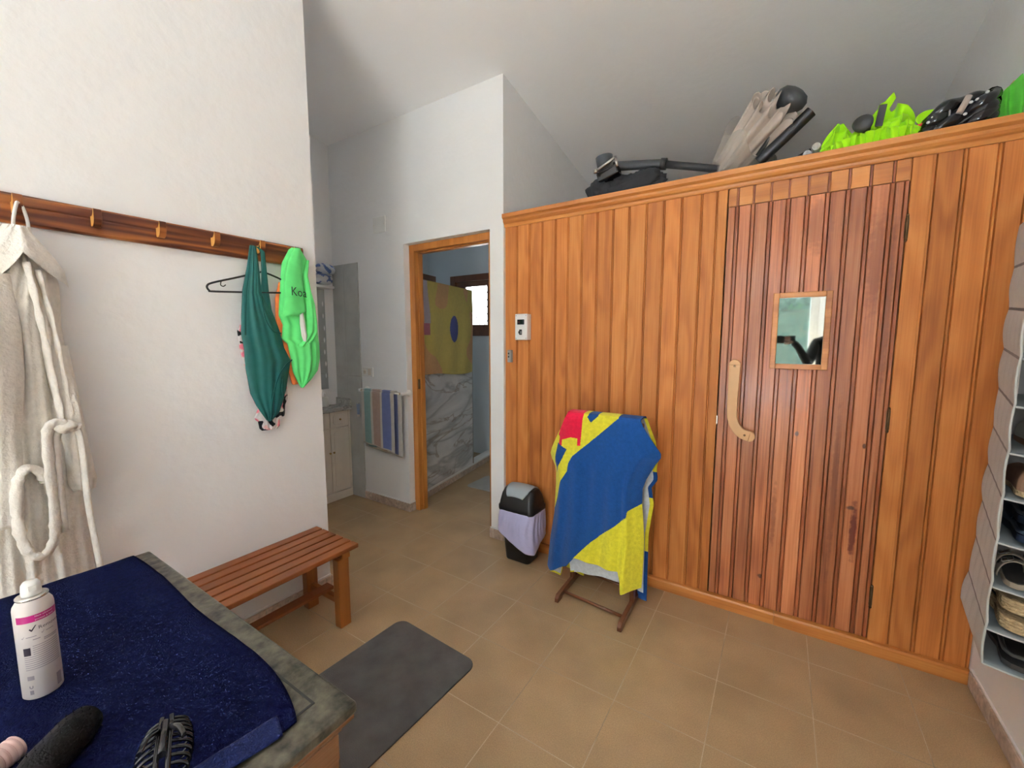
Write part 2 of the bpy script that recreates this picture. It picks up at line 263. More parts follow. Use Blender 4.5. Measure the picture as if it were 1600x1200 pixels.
# ------------------------------------------------------------------ mesh builder
ROOTLOC = {}
class MB:
    def __init__(s): s.V = []; s.F = []; s.R = []; s.K = []; s.S = []; s.MI = []; s.m = 0; s.r = 0.0; s.k = None; s.sm = False
    def face(s, f): s.F.append(tuple(f)); s.R.append(s.r); s.K.append(s.k); s.S.append(s.sm); s.MI.append(s.m)
    def add(s, vs, fs):
        b = len(s.V); s.V += [Vector(v) for v in vs]
        for f in fs: s.face([b+i for i in f])
        return s
    def box(s, x0, x1, y0, y1, z0, z1):
        return s.add([(x0, y0, z0), (x1, y0, z0), (x1, y1, z0), (x0, y1, z0), (x0, y0, z1), (x1, y0, z1), (x1, y1, z1), (x0, y1, z1)],
                     [(0, 3, 2, 1), (4, 5, 6, 7), (0, 1, 5, 4), (1, 2, 6, 5), (2, 3, 7, 6), (3, 0, 4, 7)])
    def obox(s, c, dims, mat):
        hx, hy, hz = [d/2 for d in dims]
        b = len(s.V); s.box(-hx, hx, -hy, hy, -hz, hz)
        for i in range(b, len(s.V)): s.V[i] = mat @ s.V[i] + Vector(c)
        return s
    def prism(s, pts, fn0, fn1):           # 2-D polygon -> two mapped faces plus sides
        n = len(pts); vs = [fn0(*p) for p in pts] + [fn1(*p) for p in pts]
        return s.add(vs, [tuple(range(n))[::-1], tuple(range(n, 2*n))] + [(i, (i+1) % n, n+(i+1) % n, n+i) for i in range(n)])
    def tube(s, pts, r, n=12, caps=True, flat=1.0, sm=True):
        pts = [Vector(p) for p in pts]; m = len(pts); rs = r if isinstance(r, (list, tuple)) else [r]*m
        old = s.sm; s.sm = sm
        t = (pts[1]-pts[0]).normalized(); u = t.orthogonal().normalized()
        vs = []
        for i, p in enumerate(pts):
            t = (pts[min(i+1, m-1)]-pts[max(i-1, 0)]).normalized()
            u = (u - t*u.dot(t)); u = u.normalized() if u.length > 1e-6 else t.orthogonal().normalized()
            v = t.cross(u)
            for k in range(n):
                a = 2*PI*k/n; vs.append(p + (u*math.cos(a) + v*math.sin(a)*flat)*rs[i])
        fs = [(i*n+k, i*n+(k+1) % n, (i+1)*n+(k+1) % n, (i+1)*n+k) for i in range(m-1) for k in range(n)]
        b = len(s.V); s.add(vs, fs)
        if caps:
            s.sm = False
            s.face([b+k for k in range(n)][::-1]); s.face([b+(m-1)*n+k for k in range(n)])
        s.sm = old; return s
    def lathe(s, prof, c=(0, 0, 0), n=32, mat=None, sm=True, sx=1, sy_=1, caps=True):
        old = s.sm; s.sm = sm; c = Vector(c); vs = []
        for r, z in prof:
            for k in range(n):
                a = 2*PI*k/n; v = Vector((r*math.cos(a)*sx, r*math.sin(a)*sy_, z))
                vs.append((mat @ v if mat else v) + c)
        b = len(s.V)
        s.add(vs, [(i*n+k, i*n+(k+1) % n, (i+1)*n+(k+1) % n, (i+1)*n+k) for i in range(len(prof)-1) for k in range(n)])
        s.sm = False
        if caps and prof[0][0] > 1e-5: s.face([b+k for k in range(n)][::-1])
        if caps and prof[-1][0] > 1e-5: s.face([b+(len(prof)-1)*n+k for k in range(n)])
        s.sm = old; return s
    def grid(s, fn, nu, nv, colfn=None, wrap=False, sm=True):
        old, ok = s.sm, s.k; s.sm = sm; b = len(s.V)
        W = nu if wrap else nu+1
        for j in range(nv+1):
            for i in range(W): s.V.append(Vector(fn(i/nu, j/nv)))
        for j in range(nv):
            for i in range(nu):
                if colfn: s.k = colfn((i+.5)/nu, (j+.5)/nv)
                i2 = (i+1) % W if wrap else i+1
                s.face((b+j*W+i, b+j*W+i2, b+(j+1)*W+i2, b+(j+1)*W+i))
        s.sm, s.k = old, ok; return s
    def build(s, name, mat, parent=None, bevel=0, loc=None, solid=0, sub=0, seg=2):
        if parent is not None: L = Vector(ROOTLOC[parent.name])
        elif loc is not None: L = Vector(loc)
        else:
            xs = [v.x for v in s.V]; ys = [v.y for v in s.V]; zs = [v.z for v in s.V]
            L = Vector(((min(xs)+max(xs))/2, (min(ys)+max(ys))/2, min(zs)))
        me = bpy.data.meshes.new(name); me.from_pydata([tuple(v-L) for v in s.V], [], s.F)
        at = me.attributes.new('rnd', 'FLOAT', 'FACE'); at.data.foreach_set('value', s.R)
        if any(k is not None for k in s.K):
            ca = me.attributes.new('Col', 'FLOAT_COLOR', 'FACE')
            fl = []
            for k in s.K: fl += list(k[:3])+[1.0] if k is not None else [.5, .5, .5, 1]
            ca.data.foreach_set('color', fl)
        me.polygons.foreach_set('use_smooth', s.S)
        mats = mat if isinstance(mat, (list, tuple)) else [mat]
        for q_ in mats: me.materials.append(q_)
        me.polygons.foreach_set('material_index', s.MI); me.update()
        bm = bmesh.new(); bm.from_mesh(me); bmesh.ops.recalc_face_normals(bm, faces=bm.faces); bm.to_mesh(me); bm.free()
        o = bpy.data.objects.new(name, me); C.objects.link(o)
        if parent is not None:
            o.parent = parent
            if parent.get('_part'): pass
            o.location = (0, 0, 0) if True else L
            ROOTLOC[o.name] = L; o['_part'] = 1
        else: o.location = L; ROOTLOC[o.name] = L
        if solid:
            md = o.modifiers.new('solid', 'SOLIDIFY'); md.thickness = solid; md.offset = 0
        if bevel:
            md = o.modifiers.new('bevel', 'BEVEL'); md.width = bevel; md.segments = seg; md.limit_method = 'ANGLE'; md.angle_limit = .6
        if sub:
            md = o.modifiers.new('sub', 'SUBSURF'); md.levels = sub; md.render_levels = sub
        return o
def empty(name, loc, label, cat, group=None):
    o = bpy.data.objects.new(name, None); C.objects.link(o); o.location = loc; o.empty_display_size = .05
    ROOTLOC[o.name] = Vector(loc); o['label'] = label; o['category'] = cat
    if group: o['group'] = group
    return o
def tag(o, label, cat, group=None, kind=None):
    o['label'] = label; o['category'] = cat
    if group: o['group'] = group
    if kind: o['kind'] = kind
    return o
def struct(o): o['kind'] = 'structure'; return o
def lerp(a, b, t): return a+(b-a)*t
def smooth_interp(tab, x):                 # tab sorted by first column descending or ascending
    asc = tab[0][0] < tab[-1][0]; T = tab if asc else tab[::-1]
    if x <= T[0][0]: return list(T[0][1:])
    if x >= T[-1][0]: return list(T[-1][1:])
    for i in range(len(T)-1):
        if T[i][0] <= x <= T[i+1][0]:
            t = (x-T[i][0])/(T[i+1][0]-T[i][0]+1e-9)
            return [lerp(a, b, t) for a, b in zip(T[i][1:], T[i+1][1:])]
def hang(mb, rows, axis, depth, side=1, nfold=5, amp=.006, N=48, M_=60, seed=0, colfn=None, sag=.0, foldmax=1.0):
    """closed hanging cloth body: rows (z, a0, a1, d, thick); axis 'y' hangs against an x-facing wall, axis 'x' against a y-facing one.
    depth grows away from the wall by side; folds run downwards."""
    z1, z0 = rows[0][0], rows[-1][0]
    def P(t, s):
        z = lerp(z1, z0, s); a0, a1, d, th = smooth_interp(rows, z)
        front = t < .5
        q = t*2 if front else (1-t)*2
        a = lerp(a0, a1, q)
        edge = math.sin(PI*max(0, min(1, q)))**.5
        f = math.sin(q*nfold*2*PI + 1.3*math.sin(s*3+seed) + seed)*.6 + math.sin(q*nfold*3.7*PI+seed*2+s*2)*.4
        ff = amp*f*min(1, .25+s*1.6)*foldmax
        if front: off = th*edge + ff*edge
        else: off = -th*.15*edge + ff*.3*edge
        dd = d + off
        z += sag*math.sin(q*PI*2+seed)*s
        if axis == 'y': return (depth + side*dd, a, z)
        return (a, depth + side*dd, z)
    cf = None
    if colfn:
        def cf(t, s):
            p = P(t, s); return colfn(p[1] if axis == 'y' else p[0], p[2], t < .5)
    mb.grid(P, N*2, M_, cf, wrap=True)
    return mb
def inpoly(x, y, P):
    c = False; j = len(P)-1
    for i in range(len(P)):
        if (P[i][1] > y) != (P[j][1] > y) and x < (P[j][0]-P[i][0])*(y-P[i][1])/(P[j][1]-P[i][1]+1e-12)+P[i][0]: c = not c
        j = i
    return c
def bez(pts, n=8):                         # Catmull-Rom through points
    P = [Vector(p) for p in pts]; out = []
    for i in range(len(P)-1):
        p0, p1, p2, p3 = P[max(i-1, 0)], P[i], P[i+1], P[min(i+2, len(P)-1)]
        for k in range(n):
            t = k/n; out.append(.5*((2*p1)+(p2-p0)*t+(2*p0-5*p1+4*p2-p3)*t*t+(3*p1-p0-3*p2+p3)*t**3))
    out.append(P[-1]); return out
def text_faces(s, size):
    cu = bpy.data.curves.new('t', 'FONT'); cu.body = s; cu.size = size; cu.resolution_u = 2
    o = bpy.data.objects.new('t', cu); C.objects.link(o)
    dg = bpy.context.evaluated_depsgraph_get(); me = bpy.data.meshes.new_from_object(o.evaluated_get(dg))
    V = [v.co.copy() for v in me.vertices]; F = [tuple(p.vertices) for p in me.polygons]
    bpy.data.objects.remove(o); bpy.data.curves.remove(cu); bpy.data.meshes.remove(me)
    return V, F
def rot(ax, a): return Matrix.Rotation(a, 3, ax)
def align(d):                              # matrix taking +Z to d
    return Vector((0, 0, 1)).rotation_difference(Vector(d).normalized()).to_matrix()

# ================================================================== THE SETTING
def ceil_z(y): return 3.09 - .18*(y-.205)
# floor
struct(MB().box(-2.9, 2.0, -5.6, 2.15, -.05, 0).build('floor', M['floor'], loc=(0, 0, 0)))
# ceiling, one sloping slab
mb = MB(); ya, yb = -5.65, 2.25
mb.add([(-2.95, ya, ceil_z(ya)), (2.0, ya, ceil_z(ya)), (2.0, yb, ceil_z(yb)), (-2.95, yb, ceil_z(yb)),
        (-2.95, ya, ceil_z(ya)+.1), (2.0, ya, ceil_z(ya)+.1), (2.0, yb, ceil_z(yb)+.1), (-2.95, yb, ceil_z(yb)+.1)],
       [(0, 1, 2, 3), (4, 5, 6, 7), (0, 1, 5, 4), (1, 2, 6, 5), (2, 3, 7, 6), (3, 0, 4, 7)])
struct(mb.build('ceiling', M['ceil']))
def slab(mb, x0, x1, y0, y1, z0=0, z1=None):     # wall block whose top follows the ceiling
    a = z1 if z1 is not None else ceil_z(y0)+.02; b = z1 if z1 is not None else ceil_z(y1)+.02
    mb.add([(x0, y0, z0), (x1, y0, z0), (x1, y1, z0), (x0, y1, z0), (x0, y0, a), (x1, y0, a), (x1, y1, b), (x0, y1, b)],
           [(0, 3, 2, 1), (4, 5, 6, 7), (0, 1, 5, 4), (1, 2, 6, 5), (2, 3, 7, 6), (3, 0, 4, 7)])
struct(slab_l := None) if False else None
mb = MB(); slab(mb, -1.10, -.98, -5.5, -.79); struct(mb.build('wall_left', M['plaster']))
mb = MB(); slab(mb, 1.87, 1.97, -5.5, 2.1); struct(mb.build('wall_right', M['plaster']))
mb = MB(); slab(mb, -2.38, -2.28, -1.9, -1.41); slab(mb, -2.38, -2.28, -1.09, .205); slab(mb, -2.38, -2.28, -1.41, -1.09, z0=1.76); mb.box(-2.38, -2.28, -1.41, -1.09, 0, 1.44); slab(mb, -2.28, -1.10, -1.9, -1.8)  # alcove walls, with a gap for the added window
struct(mb.build('wall_alcove', M['plaster']))
# wall holding the bathroom doorway
mb = MB(); slab(mb, -2.78, -1.375, .205, .305); slab(mb, -.55, -.44, .205, .305); slab(mb, -1.375, -.55, .205, .305, z0=2.155)
struct(mb.build('wall_back', M['plaster']))
mb = MB(); slab(mb, -.54, -.44, .305, 2.1); struct(mb.build('wall_partition', M['plaster']))
mb = MB(); slab(mb, -2.88, -2.78, .305, 2.05)
slab(mb, -2.78, -2.40, 1.95, 2.05); slab(mb, -1.68, -.54, 1.95, 2.05)
mb.box(-2.40, -1.68, 1.95, 2.05, 0, 1.464); slab(mb, -2.40, -1.68, 1.95, 2.05, z0=2.20)
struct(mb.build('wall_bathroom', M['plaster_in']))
mb = MB(); slab(mb, -.44, 1.97, 2.02, 2.12); struct(mb.build('wall_far', M['plaster']))
# rear wall behind the camera, with the window that lights the room
WX0, WX1, WZ0, WZ1 = .25, 1.60, .30, 2.60
mb = MB(); slab(mb, -1.10, WX0, -5.62, -5.50); slab(mb, WX1, 1.97, -5.62, -5.50)
mb.box(WX0, WX1, -5.62, -5.50, 0, WZ0); slab(mb, WX0, WX1, -5.62, -5.50, z0=WZ1)
struct(mb.build('wall_rear', M['plaster']))
mb = MB()
f = .05
for x0, x1, z0, z1 in ((WX0, WX0+f, WZ0, WZ1), (WX1-f, WX1, WZ0, WZ1), (WX0+f, WX1-f, WZ0, WZ0+f), (WX0+f, WX1-f, WZ1-f, WZ1), (WX1-.11, WX1-f, WZ0+f, WZ1-f), (WX0+f, WX1-.11, .93, .99)):
    mb.box(x0, x1, -5.58, -5.53, z0, z1)
win = struct(mb.build('window_1', M['white'], bevel=.004))
MB().box(WX0+f, WX1-.11, -5.56, -5.555, WZ0+f, WZ1-f).build('pane', M['glass'], win)

mb = MB()
for y0, y1, z0, z1 in ((-1.41, -1.38, 1.44, 1.76), (-1.12, -1.09, 1.44, 1.76), (-1.38, -1.12, 1.44, 1.47), (-1.38, -1.12, 1.73, 1.76)): mb.box(-2.36, -2.32, y0, y1, z0, z1)
w4 = struct(mb.build('added_window', M['white'], bevel=.003))  # added window, out of view, put in to brighten the vanity corner
MB().box(-2.342, -2.338, -1.38, -1.12, 1.47, 1.73).build('pane', M['glass'], w4)

# skirting
def skirt(name, segs, mat):
    mb = MB()
    for x0, x1, y0, y1 in segs:
        mb.box(x0, x1, y0, y1, 0, .068)
    return struct(mb.build(name, mat, bevel=.003))
skirt('baseboard_left', [(-.98, -.970, -5.49, -.79), (-1.10, -.970, -.79, -.780)], M['skirt_y'])
skirt('baseboard_right', [(1.860, 1.87, -5.49, .20)], M['skirt_y'])
skirt('baseboard_back', [(-1.935, -1.375, .195, .205), (-1.375, -1.365, .195, .262), (-.56, -.44, .195, .205)], M['skirt'])
# white plaster bead above the skirting
mb = MB()
for x0, x1, y0, y1 in ((-.98, -.974, -5.49, -.79), (-1.935, -1.375, .199, .205), (-1.375, -1.369, .199, .262), (-.556, -.44, .199, .205), (1.864, 1.87, -5.49, .20)):
    mb.box(x0, x1, y0, y1, .070, .080)
struct(mb.build('trim_1', M['plaster'], bevel=.002))

# grey tiled splash area beside the vanity
MBt = MB().box(-2.279, -1.93, .197, .205, 0, 2.07)
struct(MBt.build('wall_tiles', M['walltile'], loc=(-1.93, .197, 0)))

# bathroom door frame (door leaf is out of sight)
mb = MB()
for i, (x0, x1, z0, z1) in enumerate(((-1.375, -1.322, 0, 2.155), (-.603, -.55, 0, 2.155), (-1.322, -.603, 2.105, 2.155))):
    mb.r = .3*i; mb.box(x0, x1, .262, .345, z0, z1)
jf = struct(mb.build('door_1', M['jamb'], bevel=.003))
mb = MB()
for x0, x1, z0, z1 in ((-1.322, -1.310, 0, 2.105), (-.615, -.603, 0, 2.105), (-1.310, -.615, 2.093, 2.105)):
    mb.box(x0, x1, .300, .345, z0, z1)
mb.build('door_stop', M['jamb'], jf, bevel=.002)
mb = MB(); mb.box(-1.3225, -1.318, .275, .297, 1.02, 1.10); mb.build('strike_plate', M['bronze'], jf)

# -------- the sauna front
YS = .225
def board_profile(x0, x1, Y, bead=.010, dep=.006):
    return [(x0, Y+.012), (x0, Y+dep), (x0+.003, Y), (x1-bead-.006, Y), (x1-bead-.003, Y+dep), (x1-bead, Y+.001), (x1-.003, Y+.001), (x1-.0005, Y+dep), (x1, Y+.012)]
def board(mb, x0, x1, z0, z1, Y, bead, dep, split=False):
    pr = board_profile(x0, x1, Y, bead, dep)
    if not split: mb.prism(pr, lambda a, b: (a, b, z0), lambda a, b: (a, b, z1)); return
    k = [p for p in pr if p[0] <= x1-bead-.0029]; q = [p for p in pr if p[0] >= x1-bead-.0031]
    mb.prism(k+[(k[-1][0], Y+.012)], lambda a, b: (a, b, z0), lambda a, b: (a, b, z1))
    mb.m = 1; mb.prism([(q[0][0], Y+.012)]+q, lambda a, b: (a, b, z0), lambda a, b: (a, b, z1)); mb.m = 0
def boards(mb, xs, z0, z1, Y, bead=.010, dep=.006, r0=0):
    for i in range(len(xs)-1):
        mb.r = r0+i*.137+.01; board(mb, xs[i], xs[i+1], z0, z1, Y, bead, dep)
mb = MB()
boards(mb, [-.44, -.342, -.249, -.156, -.063, .022, .112, .207, .301, .391, .486, .578, .666, .761, .832], .05, 2.17, YS, .005, .006)
boards(mb, [1.602, 1.612, 1.699, 1.790, 1.869], .05, 2.17, YS, .009, .009, 5)
mb.r = 7.7; mb.box(-.44, .870, YS+.012, YS+.035, 0, 2.17); mb.box(1.541, 1.87, YS+.012, YS+.035, 0, 2.17); mb.box(.876, 1.541, YS+.012, YS+.035, 2.064, 2.17)
struct(mb.build('wall_sauna', M['pine']))
mb = MB(); mb.r = 2.2; mb.box(.832, .8725, YS-.001, YS+.02, .05, 2.17); mb.r = 3.1; mb.box(1.5415, 1.602, YS-.002, YS+.02, .05, 2.17)
struct(mb.build('trim_2', M['pine'], bevel=.002))
# short boards over the door
mb = MB(); bx = [.876, .919, .986, 1.057, 1.127, 1.199, 1.272, 1.343, 1.414, 1.487, 1.5415]
for i in range(len(bx)-1):
    mb.r = .3+i*.01; x0, x1 = bx[i], bx[i+1]
    mb.prism([(x0+.006, YS+.012), (x0+.006, YS), (x1-.006, YS), (x1-.006, YS+.012)], lambda a, b: (a, b, 2.066), lambda a, b: (a, b, 2.17))
    if i < len(bx)-2: mb.m = 1; mb.prism([(x1-.0035, YS+.012), (x1-.003, YS+.002), (x1+.003, YS+.002), (x1+.0035, YS+.012)], lambda a, b: (a, b, 2.066), lambda a, b: (a, b, 2.17)); mb.m = 0
struct(mb.build('trim_3', [M['pine_x'], M['beadwood']]))
# crown moulding
prof = [(YS+.012, 2.150), (YS-.006, 2.150), (YS-.010, 2.158), (YS-.012, 2.168), (YS-.020, 2.174), (YS-.026, 2.184), (YS-.026, 2.196), (YS-.032, 2.200), (YS-.040, 2.206), (YS-.040, 2.230), (YS+.02, 2.230)]
mb = MB(); mb.prism(prof, lambda a, b: (-.44, a, b), lambda a, b: (1.87, a, b)); struct(mb.build('trim_4', M['pine_x'], bevel=.0015))
mb = MB(); mb.r = .2
mb.prism([(YS+.01, 0), (YS-.022, 0), (YS-.022, .050), (YS-.016, .058), (YS+.01, .062)], lambda a, b: (-.30, a, b), lambda a, b: (1.18, a, b))
mb.r = .7
mb.prism([(YS+.01, 0), (YS-.022, 0), (YS-.022, .050), (YS-.016, .058), (YS+.01, .062)], lambda a, b: (1.181, a, b), lambda a, b: (1.868, a, b))
struct(mb.build('baseboard_sauna', M['pine_x'], bevel=.001))
struct(MB().box(-.438, 1.868, YS+.02, 2.02, 2.19, 2.222).build('trim_5', M['cabindark']))

# sauna door
DX0, DX1, DZ0, DZ1 = .8775, 1.5385, .066, 2.062
mb = MB()
dxs = [DX0, .926, .993, 1.064, 1.134, 1.206, 1.279, 1.350, 1.421, 1.494, DX1]
PX0, PX1, PZ0, PZ1 = 1.112, 1.296, 1.302, 1.616       # pane opening
for i in range(len(dxs)-1):
    mb.r = (.31, 5.02, .77, 1.9, 2.6, 3.3, 4.45, 5.9, 6.35, 7.2)[i]
    x0, x1 = dxs[i], dxs[i+1]
    board(mb, x0, x1, DZ0, DZ1, YS-.002, .013, .009, True)
mb.r = 1; 
for x0, x1, z0, z1 in ((DX0, PX0, DZ0, DZ1), (PX1, DX1, DZ0, DZ1), (PX0, PX1, DZ0, PZ0), (PX0, PX1, PZ1, DZ1)): mb.box(x0, x1, YS+.010, YS+.035, z0, z1)
door = struct(mb.build('door_2', [M['doorwood'], M['beadred']], loc=(DX1, YS, 0)))
door['label'] = 'reddish pine sauna door with small glazed window and curved pale handle'
mb = MB(); fo = .020
for i, (x0, x1, z0, z1) in enumerate(((PX0-fo, PX0+.004, PZ0-fo, PZ1+fo), (PX1-.004, PX1+fo, PZ0-fo, PZ1+fo), (PX0+.004, PX1-.004, PZ0-fo, PZ0+.004), (PX0+.004, PX1-.004, PZ1-.004, PZ1+fo))):
    mb.r = i; mb.box(x0, x1, YS-.024, YS-.0015, z0, z1)
wf = mb.build('window_frame', M['pine_x'], door, bevel=.003)
MB().box(PX0-.002, PX1+.002, YS-.010, YS-.0045, PZ0-.002, PZ1+.002).build('pane', M['saunaglass'], wf)
# handle
cl = bez([(.9475, 1.296), (.9475, 1.20), (.9465, 1.10), (.950, 1.03), (.968, .984), (.995, .956), (1.028, .946)], 6)
L_, R_ = [], []
for i, p in enumerate(cl):
    t = (cl[min(i+1, len(cl)-1)]-cl[max(i-1, 0)]).normalized(); nrm = Vector((-t.y, t.x)); k = i/(len(cl)-1)
    hw = .0255-.0035*math.sin(PI*k)
    L_.append((p.x+nrm.x*hw, p.y+nrm.y*hw)); R_.append((p.x-nrm.x*hw, p.y-nrm.y*hw))
t0 = (cl[1]-cl[0]).normalized(); t1 = (cl[-1]-cl[-2]).normalized()
capA = [(cl[0].x + .0165*math.sin(a), cl[0].y + .0165*math.cos(a)) for a in [PI/2*(k/4)-0 for k in range(-3, 4)]]
capB = [(cl[-1].x + .014*math.cos(a)+.0, cl[-1].y+.015*math.sin(a)-.001) for a in [-PI/2+PI*k/6 for k in range(1, 6)]]
mb = MB()
n = len(L_)
vs = [(x, YS-.050, z) for x, z in L_]+[(x, YS-.050, z) for x, z in R_]+[(x, YS-.026, z) for x, z in L_]+[(x, YS-.026, z) for x, z in R_]
fs = []
for i in range(n-1):
    fs += [(i, i+1, n+i+1, n+i), (2*n+i, 3*n+i, 3*n+i+1, 2*n+i+1), (i, 2*n+i, 2*n+i+1, i+1), (n+i, n+i+1, 3*n+i+1, 3*n+i)]
mb.add(vs, fs+[(0, n, 3*n, 2*n), (n-1, 2*n-1+2*n, 0, 0)][:1]+[(n-1, 3*n-1, 4*n-1, 2*n-1)])
def half(c, r, a0, a1):
    pts = [(c[0]+r*math.cos(lerp(a0, a1, k/10)), c[1]+r*math.sin(lerp(a0, a1, k/10))) for k in range(11)]
    mb.prism(pts, lambda a, b: (a, YS-.050, b), lambda a, b: (a, YS-.026, b))
half((cl[0].x, cl[0].y), .0255, 0, PI); half((cl[-1].x, cl[-1].y), .0255, -PI/2-.2, PI/2-.2)
h = mb.build('handle', M['handlew'], door, bevel=.002)
mb = MB(); 
for x, z in ((.948, 1.290), (1.008, .950)): mb.tube([(x, YS-.027, z), (x, YS-.002, z)], .010, 12)
mb.build('standoff', M['handlew'], h)
for x, z in ((.948, 1.290), (1.008, .950)):
    mb = MB(); mb.tube([(x, YS-.0495, z), (x, YS-.0525, z)], [.0055, .004], 14); mb.build('screw', M['bronze'], h)
for z in (1.875, 1.075, .268):
    mb = MB(); mb.tube([(1.540, YS-.006, z-.048), (1.540, YS-.006, z+.048)], .0050, 12)
    mb.box(1.5335, 1.5465, YS-.0045, YS-.0015, z-.04, z+.04); mb.tube([(1.540, YS-.006, z+.048), (1.540, YS-.006, z+.056)], [.006, .003], 10)
    mb.tube([(1.540, YS-.006, z-.056), (1.540, YS-.006, z-.048)], [.003, .006], 10)
    mb.build('hinge', M['bronze'], door)
mb = MB(); mb.box(DX0-.003, DX0+.001, YS-.003, YS+.001, .985, 1.03); mb.build('latch', M['steel'], door)

# bathroom window
mb = MB()
for i, (x0, x1, z0, z1) in enumerate(((-2.40, -2.32, 1.464, 2.20), (-1.76, -1.68, 1.464, 2.20), (-2.32, -1.76, 1.464, 1.535), (-2.32, -1.76, 2.125, 2.20))):
    mb.r = i*.3; mb.box(x0, x1, 1.925, 2.00, z0, z1)
w2 = struct(mb.build('window_2', M['stand'], bevel=.004))
mb = MB()
for x0, x1, z0, z1 in ((-2.32, -2.18, 1.535, 2.125), (-1.85, -1.76, 1.535, 2.125), (-2.18, -1.85, 1.535, 1.60), (-2.18, -1.85, 2.06, 2.125)): mb.box(x0, x1, 1.955, 1.985, z0, z1)
mb.build('sash', M['stand'], w2, bevel=.003)
MB().box(-2.18, -1.85, 1.970, 1.974, 1.60, 2.06).build('pane', M['glass'], w2)
mb = MB()
for k in range(7):
    x = -2.16+k*.05; mb.tube([(x+.014*math.sin(j*1.1+k*PI), 2.035, 1.56+j*.03) for j in range(20)], .006, 6)
grille = struct(mb.build('window_3', M['lattice'])); grille['label'] = 'wavy iron grille outside the bathroom window'

# outdoors seen through the rear window and its reflection
mb = MB(); mb.box(-10, 10, -18, -5.65, -.12, -.05); struct(mb.build('ground_outside', M['earth']))
mb = MB()
def hg(u, v):
    x = lerp(-10, 10, u); a = v*PI; r = 1+.12*mnoise.noise(Vector((u*40, v*14, 1)))+.06*mnoise.noise(Vector((u*130, v*50, 3)))
    return (x, -16.5+math.cos(a)*.9*r, -.05+3.3*math.sin(a)**.45*(r if 0 < v < 1 else 1))
mb.grid(hg, 200, 40)
hd = mb.build('hedge', M['hedge']); tag(hd, 'tall green hedge outside the window, reflected in the sauna door pane', 'hedge')

# ================================================================== THINGS
# ---------- coat rail with pegs on the left wall
rail = empty('coat_rail', (-.98, -1.5, 1.78), 'long dark striped pine coat rail with pale pegs on the left wall', 'coat rail')
mb = MB()
rp = [(-.98, 1.790), (-.962, 1.790), (-.958, 1.797), (-.958, 1.842), (-.9595, 1.847), (-.9575, 1.852), (-.9575, 1.878), (-.963, 1.886), (-.98, 1.886)]
mb.prism(rp, lambda a, b: (a, -2.45, b), lambda a, b: (a, -.868, b)); mb.build('board', M['rail'], rail, bevel=.001)
for i, y in enumerate((-2.205, -2.02, -1.832, -1.648, -1.462, -1.274, -1.087, -.925)):
    mb = MB(); y0, y1 = y-.011, y+.011
    pp = [(-.958, 1.822), (-.948, 1.818), (-.936, 1.820), (-.926, 1.828), (-.920, 1.842), (-.918, 1.862), (-.919, 1.877), (-.923, 1.878), (-.928, 1.866), (-.936, 1.857), (-.946, 1.854), (-.958, 1.856)]
    n_ = len(pp); V_ = [(a, y0, b) for a, b in pp]+[(a, y1, b) for a, b in pp]
    mb.add(V_, [tuple(range(n_))[::-1], tuple(range(n_, 2*n_))]); b_ = 0
    mb.m = 1
    for q in range(n_): mb.face((q, (q+1) % n_, n_+(q+1) % n_, n_+q))
    pg = mb.build('peg', [M['pegend'], M['rail']], rail, bevel=.0012)
    pg['label'] = 'pale orange peg'

# ---------- bathrobe
robe = empty('bathrobe', (-.93, -1.86, .5), 'cream terry bathrobe hanging by its loop at the left end of the coat rail', 'bathrobe')
rows = [(1.778, -1.868, -1.812, .055, .020), (1.75, -1.885, -1.805, .05, .035), (1.721, -1.905, -1.795, .045, .05), (1.65, -1.96, -1.768, .04, .065), (1.612, -1.99, -1.758, .035, .07), (1.547, -2.02, -1.757, .03, .08),
        (1.469, -2.04, -1.762, .03, .085), (1.336, -2.05, -1.757, .03, .085), (1.176, -2.06, -1.756, .03, .085), (1.058, -2.07, -1.752, .03, .08), (.93, -2.08, -1.748, .03, .08), (.76, -2.09, -1.75, .03, .08), (.50, -2.10, -1.742, .03, .08)]
mb = MB(); hang(mb, rows, 'y', -.98, 1, nfold=5.5, amp=.015, N=90, M_=110, seed=1.4)
mb.face([i+180*110 for i in range(180)]); mb.build('body', M['robe'], robe)
# shawl collar: a thick turned edge crossing in front
mb = MB()
crow = [(1.768, -1.862, -1.818, .068, .022), (1.72, -1.895, -1.789, .068, .050), (1.675, -1.93, -1.764, .075, .055), (1.64, -1.955, -1.748, .07, .055), (1.605, -1.975, -1.741, .06, .055), (1.58, -1.99, -1.740, .055, .05)]
def collar(t, s):
    z = lerp(1.775, 1.46, s); q = t*2 if t < .5 else (1-t)*2
    a0, a1, d, th = smooth_interp(crow, z)
    y = lerp(a0, a1, q)
    # lower hem rises towards the middle like a lapel
    hem = lerp(1.43, 1.62, max(0, 1-abs(q-.62)/.62)); hem = 1.688-.30*abs(q-.50)*(1.5 if q < .5 else .62)
    z2 = lerp(1.775-.02*abs(q-.5), hem, s)
    a0, a1, d, th = smooth_interp(crow, max(z2, 1.60)); y = lerp(a0, a1, q)
    e = math.sin(PI*q)**.5 if 0 < q < 1 else 0
    off = d + th*e + .010*s + .004*math.sin(q*14)
    if t >= .5: off -= .010
    return (-.98+off, y, z2)
mb.grid(collar, 100, 30, wrap=True); mb.build('collar', M['robe'], robe)
